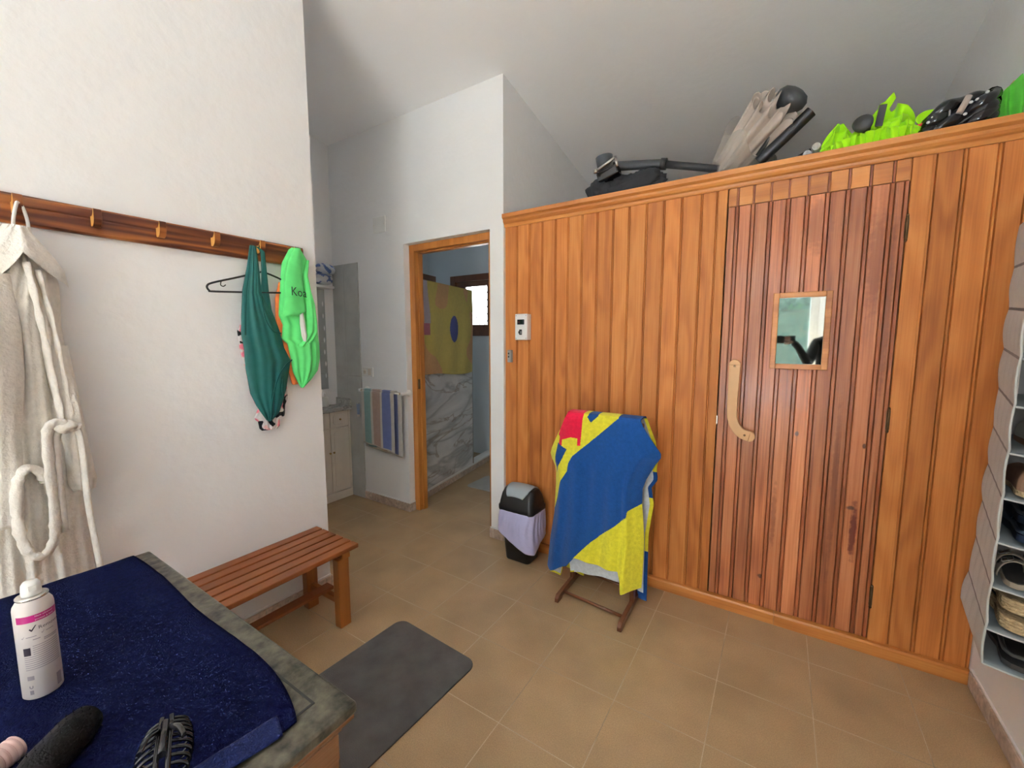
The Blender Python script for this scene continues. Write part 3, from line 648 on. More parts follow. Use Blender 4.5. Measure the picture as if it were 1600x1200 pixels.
# sleeve
srow = [(1.62, -1.99, -1.87, .10, .03), (1.45, -2.0, -1.862, .105, .05), (1.30, -2.0, -1.868, .11, .055), (1.15, -2.0, -1.885, .105, .055), (1.00, -2.0, -1.890, .10, .05), (.86, -2.01, -1.90, .10, .05), (.84, -2.0, -1.91, .10, .045)]
mb = MB(); hang(mb, srow, 'y', -.98, 1, nfold=1.5, amp=.010, N=30, M_=60, seed=2.2); mb.face([i+60*60 for i in range(60)]); mb.build('sleeve', M['robe'], robe)
# second sleeve hanging at the right, ending in a turned cuff
srow = [(1.40, -1.83, -1.762, .085, .025), (1.20, -1.81, -1.748, .09, .035), (1.05, -1.80, -1.738, .09, .035), (.93, -1.80, -1.727, .09, .03), (.90, -1.79, -1.733, .09, .025)]
mb = MB(); hang(mb, srow, 'y', -.98, 1, nfold=1.2, amp=.008, N=24, M_=50, seed=.4); mb.face([i+48*50 for i in range(48)]); mb.build('sleeve', M['robe'], robe)
# lapel edges running down the front
mb = MB()
mb.tube(bez([(-.862, -1.838, 1.66), (-.858, -1.825, 1.5), (-.856, -1.812, 1.3), (-.86, -1.80, 1.14)], 10), [.010+.002*math.sin(k*1.3) for k in range(31)], 12, flat=.55)
mb.tube(bez([(-.868, -1.815, 1.64), (-.862, -1.795, 1.45), (-.862, -1.783, 1.25), (-.866, -1.775, 1.12)], 10), [.008+.002*math.sin(k*1.1) for k in range(31)], 12, flat=.55)
mb.build('front_edge', M['robe'], robe)
bp_ = bez([(-.845, -1.770, 1.125), (-.835, -1.795, 1.140), (-.832, -1.825, 1.150), (-.830, -1.842, 1.12), (-.830, -1.846, 1.0), (-.832, -1.846, .86), (-.832, -1.856, .765), (-.832, -1.885, .725), (-.832, -1.916, .765), (-.832, -1.926, .86), (-.832, -1.920, .96), (-.832, -1.900, 1.015), (-.838, -1.872, 1.005), (-.848, -1.858, .965)], 8)
mb = MB(); mb.tube([Vector(p)+Vector((-.004, .017, 0)) for p in bez([(-.845, -1.80, 1.13), (-.838, -1.835, 1.11), (-.836, -1.842, 1.0), (-.836, -1.842, .86), (-.85, -1.842, .78)], 8)], .012, 10, flat=.7); mb.build('belt', M['robe'], robe)
mb = MB(); blob_c = Vector((-.832, -1.80, 1.135))
mb.grid(lambda u, v: blob_c+Vector((.016*math.cos(u*2*PI)*math.sin(v*PI), .030*math.sin(u*2*PI)*math.sin(v*PI), .020*math.cos(v*PI)+.004*math.sin(u*12))), 20, 12, wrap=True); mb.build('belt_knot', M['robe'], robe)
mb = MB(); mb.tube(bp_, [.017+.003*mnoise.noise(Vector((k*.5, 0, 0)))*2 for k in range(len(bp_))], 14, flat=.7)
mb.tube(bez([(-.842, -1.80, 1.13), (-.845, -1.772, 1.12), (-.845, -1.765, 1.04), (-.845, -1.765, .85), (-.845, -1.752, .62)], 8), .010, 10, flat=.6)
mb.build('belt', M['robe'], robe)
mb = MB(); mb.tube(bez([(-.925, -1.848, 1.765), (-.913, -1.846, 1.80), (-.915, -1.838, 1.838), (-.922, -1.832, 1.852), (-.925, -1.822, 1.838), (-.928, -1.815, 1.80), (-.928, -1.815, 1.765)], 6), .0045, 8)
mb.build('hanging_loop', M['whitecloth'], robe)

# ---------- clothes hanger
hanger = empty('clothes_hanger', (-.935, -1.1, 1.62), 'black plastic clothes hanger on a peg behind the teal swimsuit', 'clothes hanger')
mb = MB(); X = -.942
mb.tube(bez([(X, -1.10, 1.733), (X, -1.20, 1.697), (X, -1.295, 1.664), (X, -1.318, 1.648), (X, -1.312, 1.630), (X, -1.29, 1.627), (X, -1.10, 1.640), (X, -.95, 1.652), (X, -.925, 1.66), (X, -.935, 1.678), (X, -1.0, 1.712), (X, -1.075, 1.735), (X, -1.10, 1.733)], 6), .0042, 10)
mb.build('frame', M['black'], hanger)
mb = MB(); mb.tube(bez([(X, -1.088, 1.736), (X+.002, -1.088, 1.78), (X+.012, -1.094, 1.815), (X+.012, -1.10, 1.848), (X+.012, -1.087, 1.862), (X+.012, -1.074, 1.85)], 8), .0028, 8); mb.build('hook', M['black'], hanger)
mb = MB(); mb.tube(bez([(X, -1.262, 1.676), (X, -1.266, 1.658), (X, -1.256, 1.652), (X, -1.246, 1.660)], 5), .0022, 8); mb.build('strap_notch', M['black'], hanger)

# ---------- floral swimsuit behind the teal one
def floral(y, z, front):
    v = mnoise.noise(Vector((y*34, z*34, 2.2))); v2 = mnoise.noise(Vector((y*30+7, z*30, 5.0)))
    if v > .18: return (.012, .012, .016)
    if v2 > .22: return (.80, .22, .30)
    if v2 > .12: return (.80, .50, .48)
    return (.72, .68, .68)
rows = [(1.55, -1.16, -1.09, .03, .01), (1.46, -1.205, -1.03, .018, .014), (1.375, -1.198, -.99, .016, .014), (1.12, -1.15, -.99, .016, .014), (1.092, -1.135, -1.004, .016, .014), (1.048, -1.155, -1.008, .016, .014), (1.035, -1.15, -1.012, .016, .014), (1.028, -1.14, -1.036, .016, .012), (.992, -1.136, -1.038, .018, .012), (.980, -1.125, -1.05, .018, .01)]
mb = MB(); hang(mb, rows, 'y', -.978, 1, nfold=3, amp=.004, N=60, M_=150, seed=3, colfn=floral)
fl = mb.build('swimsuit', M['terryfine']); tag(fl, 'black white and pink floral swimsuit peeking out below the teal swimsuit', 'swimsuit')

# ---------- teal swimsuit
teal = empty('swimsuit', (-.92, -1.09, 1.02), 'dark teal one-piece swimsuit hanging by its straps from a peg', 'swimsuit')
rows = [(1.846, -1.140, -1.118, .058, .006), (1.80, -1.147, -1.112, .056, .010), (1.749, -1.154, -1.106, .05, .012), (1.633, -1.176, -1.097, .043, .016), (1.56, -1.186, -1.070, .040, .020), (1.50, -1.193, -1.036, .038, .022), (1.454, -1.197, -1.018, .036, .026),
        (1.38, -1.188, -1.002, .035, .028), (1.33, -1.188, -.980, .035, .028), (1.315, -1.187, -.972, .035, .026), (1.29, -1.187, -.978, .035, .026), (1.169, -1.174, -1.004, .035, .026), (1.106, -1.15, -1.026, .035, .022), (1.06, -1.125, -1.045, .035, .016), (1.03, -1.108, -1.078, .035, .01), (1.024, -1.10, -1.09, .035, .005)]
mb = MB(); hang(mb, rows, 'y', -.98, 1, nfold=2.6, amp=.0045, N=60, M_=120, seed=1.7); mb.build('body', M['teal'], teal)
mb = MB()
rows = [(1.846, -1.118, -1.108, .055, .004), (1.828, -1.098, -1.078, .056, .006), (1.78, -1.094, -1.073, .05, .006), (1.644, -1.096, -1.059, .034, .008), (1.56, -1.090, -1.050, .032, .010), (1.47, -1.07, -1.022, .034, .012), (1.40, -1.05, -1.005, .034, .012)]
hang(mb, rows, 'y', -.98, 1, nfold=1, amp=.002, N=20, M_=60, seed=.2); mb.build('strap', M['teal'], teal)
mb = MB()
hang(mb, [(1.846, -1.146, -1.134, .060, .004), (1.75, -1.160, -1.142, .052, .006), (1.64, -1.184, -1.158, .046, .008), (1.52, -1.195, -1.172, .044, .010), (1.44, -1.199, -1.18, .046, .010)], 'y', -.98, 1, nfold=1, amp=.001, N=14, M_=50, seed=.2); mb.build('strap', M['teal'], teal)
mb = MB()
mb.tube(bez([(-.928, -.976, 1.318), (-.915, -1.012, 1.298), (-.908, -1.045, 1.262), (-.906, -1.072, 1.21), (-.908, -1.088, 1.15), (-.912, -1.096, 1.09), (-.922, -1.096, 1.035)], 8), .0032, 8)
mb.tube(bez([(-.925, -1.025, 1.24), (-.922, -1.035, 1.18), (-.926, -1.03, 1.13)], 8), .0028, 8)
mb.tube(bez([(-.912, -1.112, 1.62), (-.905, -1.105, 1.52), (-.902, -1.075, 1.46), (-.912, -1.03, 1.45)], 8), .0025, 8)
mb.build('seam', M['tealdark'], teal)

# ---------- green T-shirt with lettering
shirt = empty('t_shirt', (-.93, -.92, 1.17), 'bright lime green T-shirt with black lettering hung on the last peg by the wall corner', 't-shirt')
rows = [(1.872, -.945, -.902, .05, .008), (1.860, -.960, -.893, .05, .018), (1.82, -.980, -.865, .045, .028), (1.789, -.994, -.865, .04, .032), (1.733, -1.0, -.872, .035, .036), (1.649, -1.008, -.848, .035, .038), (1.60, -1.015, -.832, .035, .038),
        (1.535, -1.020, -.828, .035, .036), (1.492, -1.003, -.822, .035, .036), (1.421, -1.012, -.818, .035, .036), (1.399, -.985, -.815, .035, .036), (1.325, -.972, -.815, .035, .034), (1.258, -.966, -.830, .035, .03), (1.213, -.948, -.868, .035, .022), (1.172, -.928, -.915, .035, .008)]
mb = MB(); hang(mb, rows, 'y', -.98, 1, nfold=2.4, amp=.009, N=60, M_=110, seed=2.0); mb.build('body', M['lime'], shirt)
rows = [(1.868, -.945, -.915, .078, .006), (1.80, -.985, -.918, .078, .012), (1.72, -1.005, -.915, .078, .014), (1.62, -1.012, -.912, .08, .014), (1.56, -1.022, -.905, .08, .012), (1.535, -1.028, -.955, .08, .006)]
mb = MB(); hang(mb, rows, 'y', -.98, 1, nfold=.8, amp=.003, N=30, M_=60, seed=1.1); mb.build('sleeve', M['lime'], shirt)
rows = [(1.82, -.88, -.862, .05, .022), (1.74, -.905, -.878, .06, .022), (1.66, -.90, -.868, .062, .026), (1.60, -.905, -.850, .062, .028), (1.52, -.90, -.842, .062, .028), (1.46, -.905, -.838, .06, .026), (1.42, -.93, -.86, .06, .022), (1.385, -.945, -.90, .06, .014)]
mb = MB(); hang(mb, rows, 'y', -.98, 1, nfold=1.2, amp=.006, N=30, M_=60, seed=.3); mb.build('fold', M['lime'], shirt)
rows = [(1.56, -.935, -.920, .075, .008), (1.50, -.940, -.912, .078, .010), (1.44, -.935, -.905, .078, .010), (1.41, -.925, -.91, .076, .008)]
mb = MB(); hang(mb, rows, 'y', -.98, 1, nfold=2, amp=.002, N=14, M_=30, seed=.3); ln = mb.build('lining', M['whitecloth'], shirt); ln['label'] = 'white inner lining'
V, F = text_faces('Koa', .060)
mb = MB(); mb.add([(-.98+.080+.019, -.988+v.x*.82, 1.635+v.y-.06*v.x) for v in V], F)
lt = mb.build('lettering', M['black'], shirt); lt['label'] = 'black printed letters'
rows = [(1.70, -1.003, -.99, .02, .01), (1.62, -1.025, -.98, .02, .014), (1.50, -1.03, -.98, .02, .014), (1.44, -1.02, -.97, .02, .012), (1.29, -.985, -.95, .02, .012), (1.20, -.968, -.93, .022, .01), (1.19, -.962, -.935, .022, .006)]
mb = MB(); hang(mb, rows, 'y', -.98, 1, nfold=1, amp=.002, N=16, M_=50, seed=1); tag(mb.build('swim_shorts', M['orange']), 'orange swimwear mostly hidden behind the lime green T-shirt', 'swimwear')

# ---------- slatted bench
bench = empty('bench', (-.77, -1.43, 0), 'low slatted reddish-brown wooden bench along the left wall', 'bench')
for i in range(6):
    x0 = -.958+i*.0612; mb = MB(); mb.r = i*.37; mb.box(x0, x0+.051, -1.98, -.872, .378, .400)
    mb.build('slat', M['bench'], bench, bevel=.003)
for y in (-.945, -1.88):
    mb = MB(); mb.box(-.952, -.600, y-.022, y+.022, .352, .378); mb.build('cross_rail', M['benchleg'], bench, bevel=.003)
    for x in (-.930, -.655):
        mb = MB(); mb.r = x; yy = y-.01; mb.box(x, x+.046, yy-.03, yy+.03, 0, .352); mb.build('leg', M['benchleg'], bench, bevel=.004)
    mb = MB(); mb.box(-.884, -.655, y-.022, y+.004, .105, .135); mb.build('stretcher', M['benchleg'], bench, bevel=.003)
mb = MB(); mb.box(-.80, -.745, -1.92, -.925, .135, .152); mb.build('stretcher', M['bench'], bench, bevel=.002)

# ---------- old chest with worn top
chest = empty('chest', (0, -2.05, 0), 'old dark wooden chest with a worn olive-grey top, front left of the room', 'chest')
CX0, CX1, CY0, CY1 = -.525, .508, -2.46, -1.700
mb = MB(); mb.box(CX0, CX1, CY0, CY1, .727, .750); tp = mb.build('top', M['cheststop'], chest, bevel=.006, seg=3)
mb = MB(); e = .012
for z, o_ in ((.727, -.004), (.716, -.014)): mb.box(CX0-o_, CX1+o_, CY0-o_, CY1+o_, z-.011, z)
mb.box(CX0+.02, CX1-.02, CY0+.02, CY1-.02, .695, .706)
mb.build('moulding', M['chest'], chest, bevel=.003)
mb = MB()
for x0, x1, y0, y1 in ((CX0+.062, CX1-.062, CY0+.062, CY0+.066), (CX0+.062, CX1-.062, CY1-.050, CY1-.046), (CX0+.062, CX0+.066, CY0+.066, CY1-.05), (CX1-.066, CX1-.062, CY0+.066, CY1-.05)): mb.box(x0, x1, y0, y1, .7495, .7515)
mb.build('inlay', M['darksole'], chest)
bx0, bx1, by0, by1 = CX0+.03, CX1-.035, CY0+.03, CY1-.03
mb = MB(); mb.box(bx0, bx1, by0, by1, .02, .697); bd = mb.build('body', M['chest'], chest, bevel=.004)
mb = MB()
for y0, y1, z0, z1 in ((by1-.075, by1+.004, .06, .695), (by0-.004, by0+.075, .06, .695), (by0+.075, by1-.075, .62, .695), (by0+.075, by1-.075, .06, .14)): mb.box(bx1, bx1+.014, y0, y1, z0, z1)
mb.build('side_frame', M['chest'], chest, bevel=.004)
mb = MB(); mb.prism([(by0+.095, .16), (by1-.095, .16), (by1-.095, .60), (by0+.095, .60)], lambda a, b: (bx1-.001, a, b), lambda a, b: (bx1+.010, by0+.38+(a-by0-.38)*.86, .38+(b-.38)*.88)); mb.build('side_panel', M['chest'], chest, bevel=.003)
mb = MB(); mb.box(bx0-.01, bx1+.016, by0-.01, by1+.01, 0, .06); mb.build('plinth', M['chest'], chest, bevel=.005)

# navy towel spread on it
nt = empty('towel', (0, -2.0, .752), 'navy blue towel spread over the chest top', 'towel')
def nav(u, v):
    x = lerp(-.512, .432, u); y = lerp(-1.744, -2.43, v)
    y += .006*math.sin(u*9)+.010*(1-v)*(u**3)*0
    x += .008*math.sin(v*7+1)*(1 if u > .5 else .4) + (.018*math.exp(-v*v*40)*u**6)
    y -= .045*(u**8)*(1-v)
    z = .7535 + .0045 + .0022*mnoise.noise(Vector((u*9, v*7, 0))) + .0012*mnoise.noise(Vector((u*24, v*20, 3)))
    ed = min(u, 1-u, v)*40
    z -= .0035*max(0, 1-ed)
    return (x, y, z)
mb = MB(); mb.grid(nav, 150, 90); mb.build('cloth', M['navy'], nt, solid=.006)
mb = MB()
def hem(u, v):
    p = Vector(nav(lerp(.968, 1.0, u), lerp(.045, .97, v))); return (p.x+.002+.006*u, p.y, p.z+.0045-.003*u)
mb.grid(hem, 8, 80); mb.build('hem', M['navyhem'], nt, solid=.003)
# spray can
cx, cyy = -.004, -2.012
can = empty('spray_can', (cx, cyy, .76), 'white hair spray can with a magenta band standing on the navy towel', 'spray can')
M['canwhite'] = plain('can_white', (.62, .57, .55), .35, var=.03)
ZB = .7605; RC = .0265
mb = MB(); mb.lathe([(0, ZB), (.024, ZB), (RC, ZB+.003), (RC, ZB+.170), (.0255, ZB+.176), (.020, ZB+.186), (.0185, ZB+.188), (0, ZB+.188)], (cx, cyy, 0), 48); mb.build('body', M['canwhite'], can)
mb = MB(); mb.lathe([(.0188, ZB+.186), (.0215, ZB+.188), (.0215, ZB+.191), (.018, ZB+.193), (.012, ZB+.193)], (cx, cyy, 0), 40); r_ = mb.build('rim', M['steel'], can); r_['label'] = 'thin metal rim ring'
mb = MB(); mb.lathe([(.0135, ZB+.190), (.0135, ZB+.200), (.0125, ZB+.212), (.0095, ZB+.217), (0, ZB+.218)], (cx, cyy, 0), 32); mb.box(cx+.004, cx+.0155, cyy-.005, cyy+.005, ZB+.203, ZB+.212); mb.build('nozzle', M['white'], can)
ang0 = math.atan2(-2.143-cyy, 1.135-cx)
def oncyl(a, z, r=RC+.0004): return (cx+r*math.cos(ang0+a), cyy+r*math.sin(ang0+a), ZB+z)
mb = MB(); mb.grid(lambda u, v: oncyl(lerp(-.95, 1.35, u), lerp(.150, .163, v)), 30, 1); bnd = mb.build('band', plain('magenta_print', (.42, .015, .17), .35, var=0), can); bnd['label'] = 'magenta band'
ink = plain('ink_print', (.03, .02, .04), .5, var=0); ink2 = plain('grey_ink', (.28, .25, .28), .5, var=0)
def cantext(s, size, a, z, slope=0, mat=ink, name='print', r=RC+.0005):
    V, F = text_faces(s, size); mb = MB(); mb.add([oncyl(a+v.x/RC, z+v.y, r) for v in V], F); return mb.build(name, mat, can)
cantext('New advanced', .0042, .0, .1585, mat=M['white'], r=RC+.0009); cantext('protect & hold', .0042, .0, .1525, mat=M['white'], r=RC+.0009)
cantext('Removenna', .0088, .10, .134)
mb = MB(); ck = [(0, .004), (.002, .0055), (.0035, .003), (.0085, .0105), (.0100, .0105), (.0042, 0), (.003, 0)]
mb.add([oncyl(-.34+a/RC, .133+b, RC+.0005) for a, b in ck], [tuple(range(7))]); mb.build('print', ink, can)
for a, z, wd in ((-.75, .121, .5), (.2, .124, .45)):
    mb = MB(); mb.add([oncyl(a+p/RC*.45, z+q*.45, RC+.0005) for p, q in ck], [tuple(range(7))]); mb.build('print', ink2, can); mb = MB(); mb.grid(lambda u, v: oncyl(a+.24+wd*u, z+.0012+v*.0014, RC+.0005), 8, 1); mb.build('print', ink2, can)
mb = MB()
for k in range(12):
    z = .104-k*.0040; a0 = -.25 if k < 5 else -.72
    mb.grid(lambda u, v: oncyl(lerp(a0, 1.1, u), z+v*.0012, RC+.0004), 14, 1)
for k, (a, wd) in enumerate(((-.2, .35), (.30, .85), (.30, .75))): mb.grid(lambda u, v: oncyl(a+wd*u, .116-k*.003+v*.0016, RC+.0004), 8, 1)
mb.build('print', ink2, can)
mb = MB(); mb.grid(lambda u, v: oncyl(lerp(-.72, -.36, u), lerp(.088, .103, v), RC+.0006), 6, 1); mb.build('print', ink, can)
mb = MB()
mb.grid(lambda u, v: oncyl(lerp(-.70, -.35, u), lerp(.040, .048, v), RC+.0004), 6, 1)
mb.add([oncyl(-.55+.11*math.cos(t), .027+.0036*math.sin(t), RC+.0004) for t in [PI*1.15+PI*1.5*k/12-PI*.4 for k in range(13)]]+[oncyl(-.55+.05*math.cos(t), .027+.0018*math.sin(t), RC+.0004) for t in [PI*1.15+PI*1.5*k/12-PI*.4 for k in range(13)]], [(k, k+1, 14+k, 13+k) for k in range(12)])
mb.grid(lambda u, v: oncyl(lerp(-.65, -.45, u), lerp(.012, .020, v), RC+.0004), 6, 1)
mb.grid(lambda u, v: oncyl(lerp(.72, 1.05, u), lerp(.010, .034, v), RC+.0004), 6, 1)
mb.build('print', ink2, can)

# hair brush
br = empty('hairbrush', (.27, -2.08, .76), 'black round hairbrush lying on the navy towel', 'hairbrush')
d = Vector((.055, -.062, 0)).normalized(); p0 = Vector((.182, -1.985, .7855)); 
mb = MB(); mb.tube([p0, p0+d*.008, p0+d*.03, p0+d*.085, p0+d*.11, p0+d*.12], [.012, .023, .0285, .0285, .024, .014], 28); mb.build('barrel', M['brushblack'], br)
mb = MB(); mb.tube([p0+d*.115, p0+d*.14, p0+d*.20, p0+d*.27, p0+d*.285], [.013, .010, .012, .0135, .006], 20); mb.build('handle', M['black'], br)
mb = MB()
for k in range(13):
    for j in range(14):
        a = 2*PI*(j+(k % 2)*.5)/14; q = p0+d*(.018+k*.0065); u_ = d.orthogonal().normalized(); v_ = d.cross(u_); nrm = u_*math.cos(a)+v_*math.sin(a)
        if nrm.z < -.55: continue
        mb.tube([q+nrm*.027, q+nrm*.0292], .0009, 4, caps=False)
bb = mb.build('bristles', M['brushblack'], br); bb['kind'] = 'stuff'
# claw clip
cc = empty('hair_claw_clip', (.375, -1.955, .76), 'glossy black ribbed hair claw clip on the navy towel', 'hair clip')
ax = Vector((.128, -.050, 0)).normalized(); ay = Vector((-ax.y, ax.x, 0)); c0 = Vector((.322, -1.925, .7615))
for side in (-1, 1):
    mb = MB()
    for k in range(10):
        q = c0+ax*(.012*k); sc_ = .65+.35*math.sin(PI*(k+1.5)/12)
        pts = [q+ay*side*(.034*sc_*math.sin(a*1.0))+Vector((0, 0, .006+.040*sc_*(math.cos(a)*.5+.5))) for a in [PI*.04+PI*.80*j/12 for j in range(13)]]
        mb.tube(pts, [.0026]*9+[.0022, .0018, .0014, .0008], 8)
    mb.tube([c0+ax*(-.004)+ay*side*.006+Vector((0, 0, .040))]+[c0+ax*(.012*k)+ay*side*.007+Vector((0, 0, .046-.0006*(k-5)**2*.8)) for k in range(1, 10)]+[c0+ax*.118+ay*side*.006+Vector((0, 0, .034))], .0038, 8)
    mb.build('jaw', M['blackgloss'], cc)
mb = MB(); mb.tube([c0+ax*.02+Vector((0, 0, .050)), c0+ax*.085+Vector((0, 0, .050))], .0055, 14); mb.build('spring', M['blackgloss'], cc)
for side in (-1, 1):
    mb = MB(); mb.tube(bez([c0+ax*.03+ay*side*.006+Vector((0, 0, .047)), c0+ax*.05+ay*side*.018+Vector((0, 0, .057)), c0+ax*.075+ay*side*.026+Vector((0, 0, .058))], 5), .0045, 10, flat=.6); mb.build('lever', M['blackgloss'], cc)
# pale pink ribbed roller end
pr_ = empty('hair_roller', (.19, -2.12, .76), 'pale pink ribbed hair roller at the front left edge of the towel', 'hair roller')
d = Vector((.065, -.11, 0)).normalized(); q0 = Vector((.150, -2.062, .779)); pts = []; rs = []
for k in range(60):
    pts.append(q0+d*(.0015*k)); rs.append((.0178+.0016*abs(math.sin(k*.6)))*(min(1, .45+k*.18)))
mb = MB(); mb.tube(pts, rs, 28); mb.build('body', M['pink'], pr_)
mb = MB()
for k in range(8): q = q0+d*(.0078*(k+1)); mb.lathe([(.0168, -.0006), (.0186, 0), (.0168, .0006)], q, 28, align(d))
mb.build('grooves', M['pinkd'], pr_)

# ---------- grey floor mat
def rrect(x0, x1, y0, y1, r, n=6):
    P = []
    for cx_, cy_, a in ((x1-r, y1-r, 0), (x0+r, y1-r, PI/2), (x0+r, y0+r, PI), (x1-r, y0+r, 1.5*PI)):
        for k in range(n+1): P.append((cx_+r*math.cos(a+PI/2*k/n), cy_+r*math.sin(a+PI/2*k/n)))
    return P
mb = MB(); mb.prism(rrect(-.435, .070, -1.62, -.785, .05), lambda a, b: (a, b, .0008), lambda a, b: (a, b-.03*a*0, .008))
fm = mb.build('floor_mat', M['mat'], bevel=.003); tag(fm, 'dark grey rectangular floor mat with rounded corners on the tiles', 'floor mat')
fm.rotation_euler.z = math.radians(-3.0)

# ---------- towel stand and beach towel
st = empty('towel_stand', (.37, -.05, 0), 'dark brown wooden valet stand holding the beach towel', 'towel stand')
for x, dy in ((.188, .02), (.548, -.02)):
    y0, y1 = -.245+dy, .155+dy; mb = MB()
    fp = [(y0, 0), (y0+.05, 0), (y0+.06, .012), (y1-.06, .012), (y1-.05, 0), (y1, 0), (y1, .022), (y1-.02, .040), (y0+.235, .048), (y0+.165, .048), (y0+.02, .040), (y0, .022)]
    mb.prism(fp, lambda a, b: (x-.011, a, b), lambda a, b: (x+.011, a, b)); mb.build('foot', M['stand'], st, bevel=.003)
    mb = MB(); mb.box(x-.011, x+.011, -.048+dy, -.012+dy, .03, .985); mb.build('upright', M['stand'], st, bevel=.003)
for ya_, yb_ in ((-.150, -.185), (.105, .065)):
    mb = MB(); mb.tube([(.195, ya_, .030), (.545, yb_, .030)], .0085, 14); mb.build('stretcher', M['stand'], st)
mb = MB(); mb.tube([(.165, -.010, .985), (.575, -.050, .985)], .016, 16); mb.build('top_rail', M['stand'], st)
mb = MB(); mb.tube([(.188, -.010, .62), (.548, -.050, .62)], .010, 16); mb.build('middle_rail', M['stand'], st)

# beach towel draped over the stand
YEL, BLU, RED, WHT = (.76, .70, .045), (.012, .075, .28), (.68, .012, .05), (.66, .72, .78)
yb_diag = [(0.483, 1.04), (0.218, 0.791), (0.193, 0.745), (0.187, 0.702), (0.149, 0.64), (0.124, 0.542), (0.081, 0.439), (0.0, 0.35), (0.0, 0.0), (0.242, 0.0), (0.24, 0.228), (0.338, 0.342), (0.52, 0.517), (0.524, 0.552), (0.583, 0.588), (0.72, 0.66), (0.72, 1.05), (0.569, 1.05)]
redp = [(0.169, 1.04), (0.272, 1.04), (0.263, 0.854), (0.244, 0.854), (0.244, 0.892), (0.203, 0.893), (0.149, 0.871), (0.152, 0.838), (0.127, 0.844), (0.129, 0.886), (0.119, 0.891), (0.135, 0.947)]
b1 = [(0.311, 1.04), (0.361, 1.028), (0.318, 0.986), (0.293, 1.011)]
b2 = [(0.12, 0.849), (0.182, 0.825), (0.144, 0.743), (0.102, 0.666), (0.111, 0.769)]
def tcol(x, z):
    if inpoly(x, z, redp): return RED
    if inpoly(x, z, b1) or inpoly(x, z, b2): return BLU
    if inpoly(x, z, yb_diag): return BLU
    return YEL
# front sheet: left/right edge and lower hem as functions of height / width
Lt = [(1.022, .176), (.942, .138), (.837, .080), (.80, .062), (.772, .054), (.745, .062), (.70, .085), (.666, .090), (.60, .090), (.427, .085), (.281, .066), (.102, .052)]
Rt = [(1.018, .574), (.948, .613), (.90, .645), (.863, .669), (.84, .668), (.803, .643), (.76, .62), (.719, .600), (.665, .583), (.588, .583), (.50, .592), (.39, .600), (.218, .597), (.10, .592)]
hemt = [(0, .098), (.08, .100), (.26, .165), (.345, .232), (.36, .228), (.60, .216), (.80, .226), (.835, .18), (.85, .118), (1, .135)]
def front(u, v):
    hz = smooth_interp(hemt, u)[0]; z = lerp(1.020, hz, v)
    a, b = smooth_interp(Lt, z)[0], smooth_interp(Rt, z)[0]
    x = lerp(a, b, u)
    k = min(1, v*2.2)
    flare = 0
    if u > .82: flare = (u-.82)/.18
    if u < .12: flare = (.12-u)/.12
    y = -.098-.006*u-.022*v + k*(.010*math.sin(u*15+.8*math.sin(v*4))+.006*math.sin(u*31+v*2)) + flare**1.5*.055*min(1, v*4)
    # deep pleat at the right
    y -= .022*math.exp(-((u-.86)/.035)**2)*k
    if v < .03: y += .012*(1-v/.03)
    return (x, y, z)
mb = MB(); mb.grid(front, 230, 330, lambda u, v: tcol(front(u, v)[0], front(u, v)[2]))
# top fold over the rail and the rear sheet
def over(u, v):
    x0, y0, z0 = front(u, 0); a = v*PI
    return (x0, y0+.050*(1-math.cos(a)), z0+.010*math.sin(a))
mb.grid(over, 230, 8, lambda u, v: tcol(front(u, 0)[0], 1.02))
Lb = [(1.02, .176), (.86, .12), (.77, .105), (.70, .12), (.60, .125), (.30, .125), (.06, .118)]
Rb = [(1.02, .576), (.90, .625), (.80, .64), (.757, .634), (.72, .640), (.70, .640), (.657, .612), (.567, .626), (.40, .604), (.06, .604)]
def back(u, v):
    hz = lerp(.055, .02, u)+(.045 if .25 < u < .9 else 0); z = lerp(1.018, hz, v); a, b = smooth_interp(Lb, z)[0], smooth_interp(Rb, z)[0]
    x = lerp(a, b, u); k = min(1, v*2.5)
    return (x, front(u, 0)[1]+.100+.025*v+.010*k*math.sin(u*17+1), z)
def bcol(u, v):
    p = back(u, v)
    if u > .965: return (BLU if .60 < p[2] < .74 else YEL) if p[2] > .30 else BLU
    if v > .955: return YEL if u < .3 else BLU
    return WHT
mb.grid(back, 160, 120, bcol)
def inner(u, v):                            # folded-under white side between the two sheets
    hz = smooth_interp([(0, .075), (.16, .072), (.20, .16), (.28, .19), (.30, .112), (.45, .128), (.85, .145), (1, .14)], u)[0]
    z = lerp(.30, hz, v); x = lerp(.100-.025*v, .505, u)
    return (x, -.080+.005*math.sin(u*20), z)
mb.grid(inner, 120, 60, lambda u, v: (YEL if v > .955 and u < .35 else WHT))
bt = mb.build('beach_towel', M['terry'], solid=.006); tag(bt, 'blue and yellow beach towel with a red corner draped over the wooden stand', 'towel')

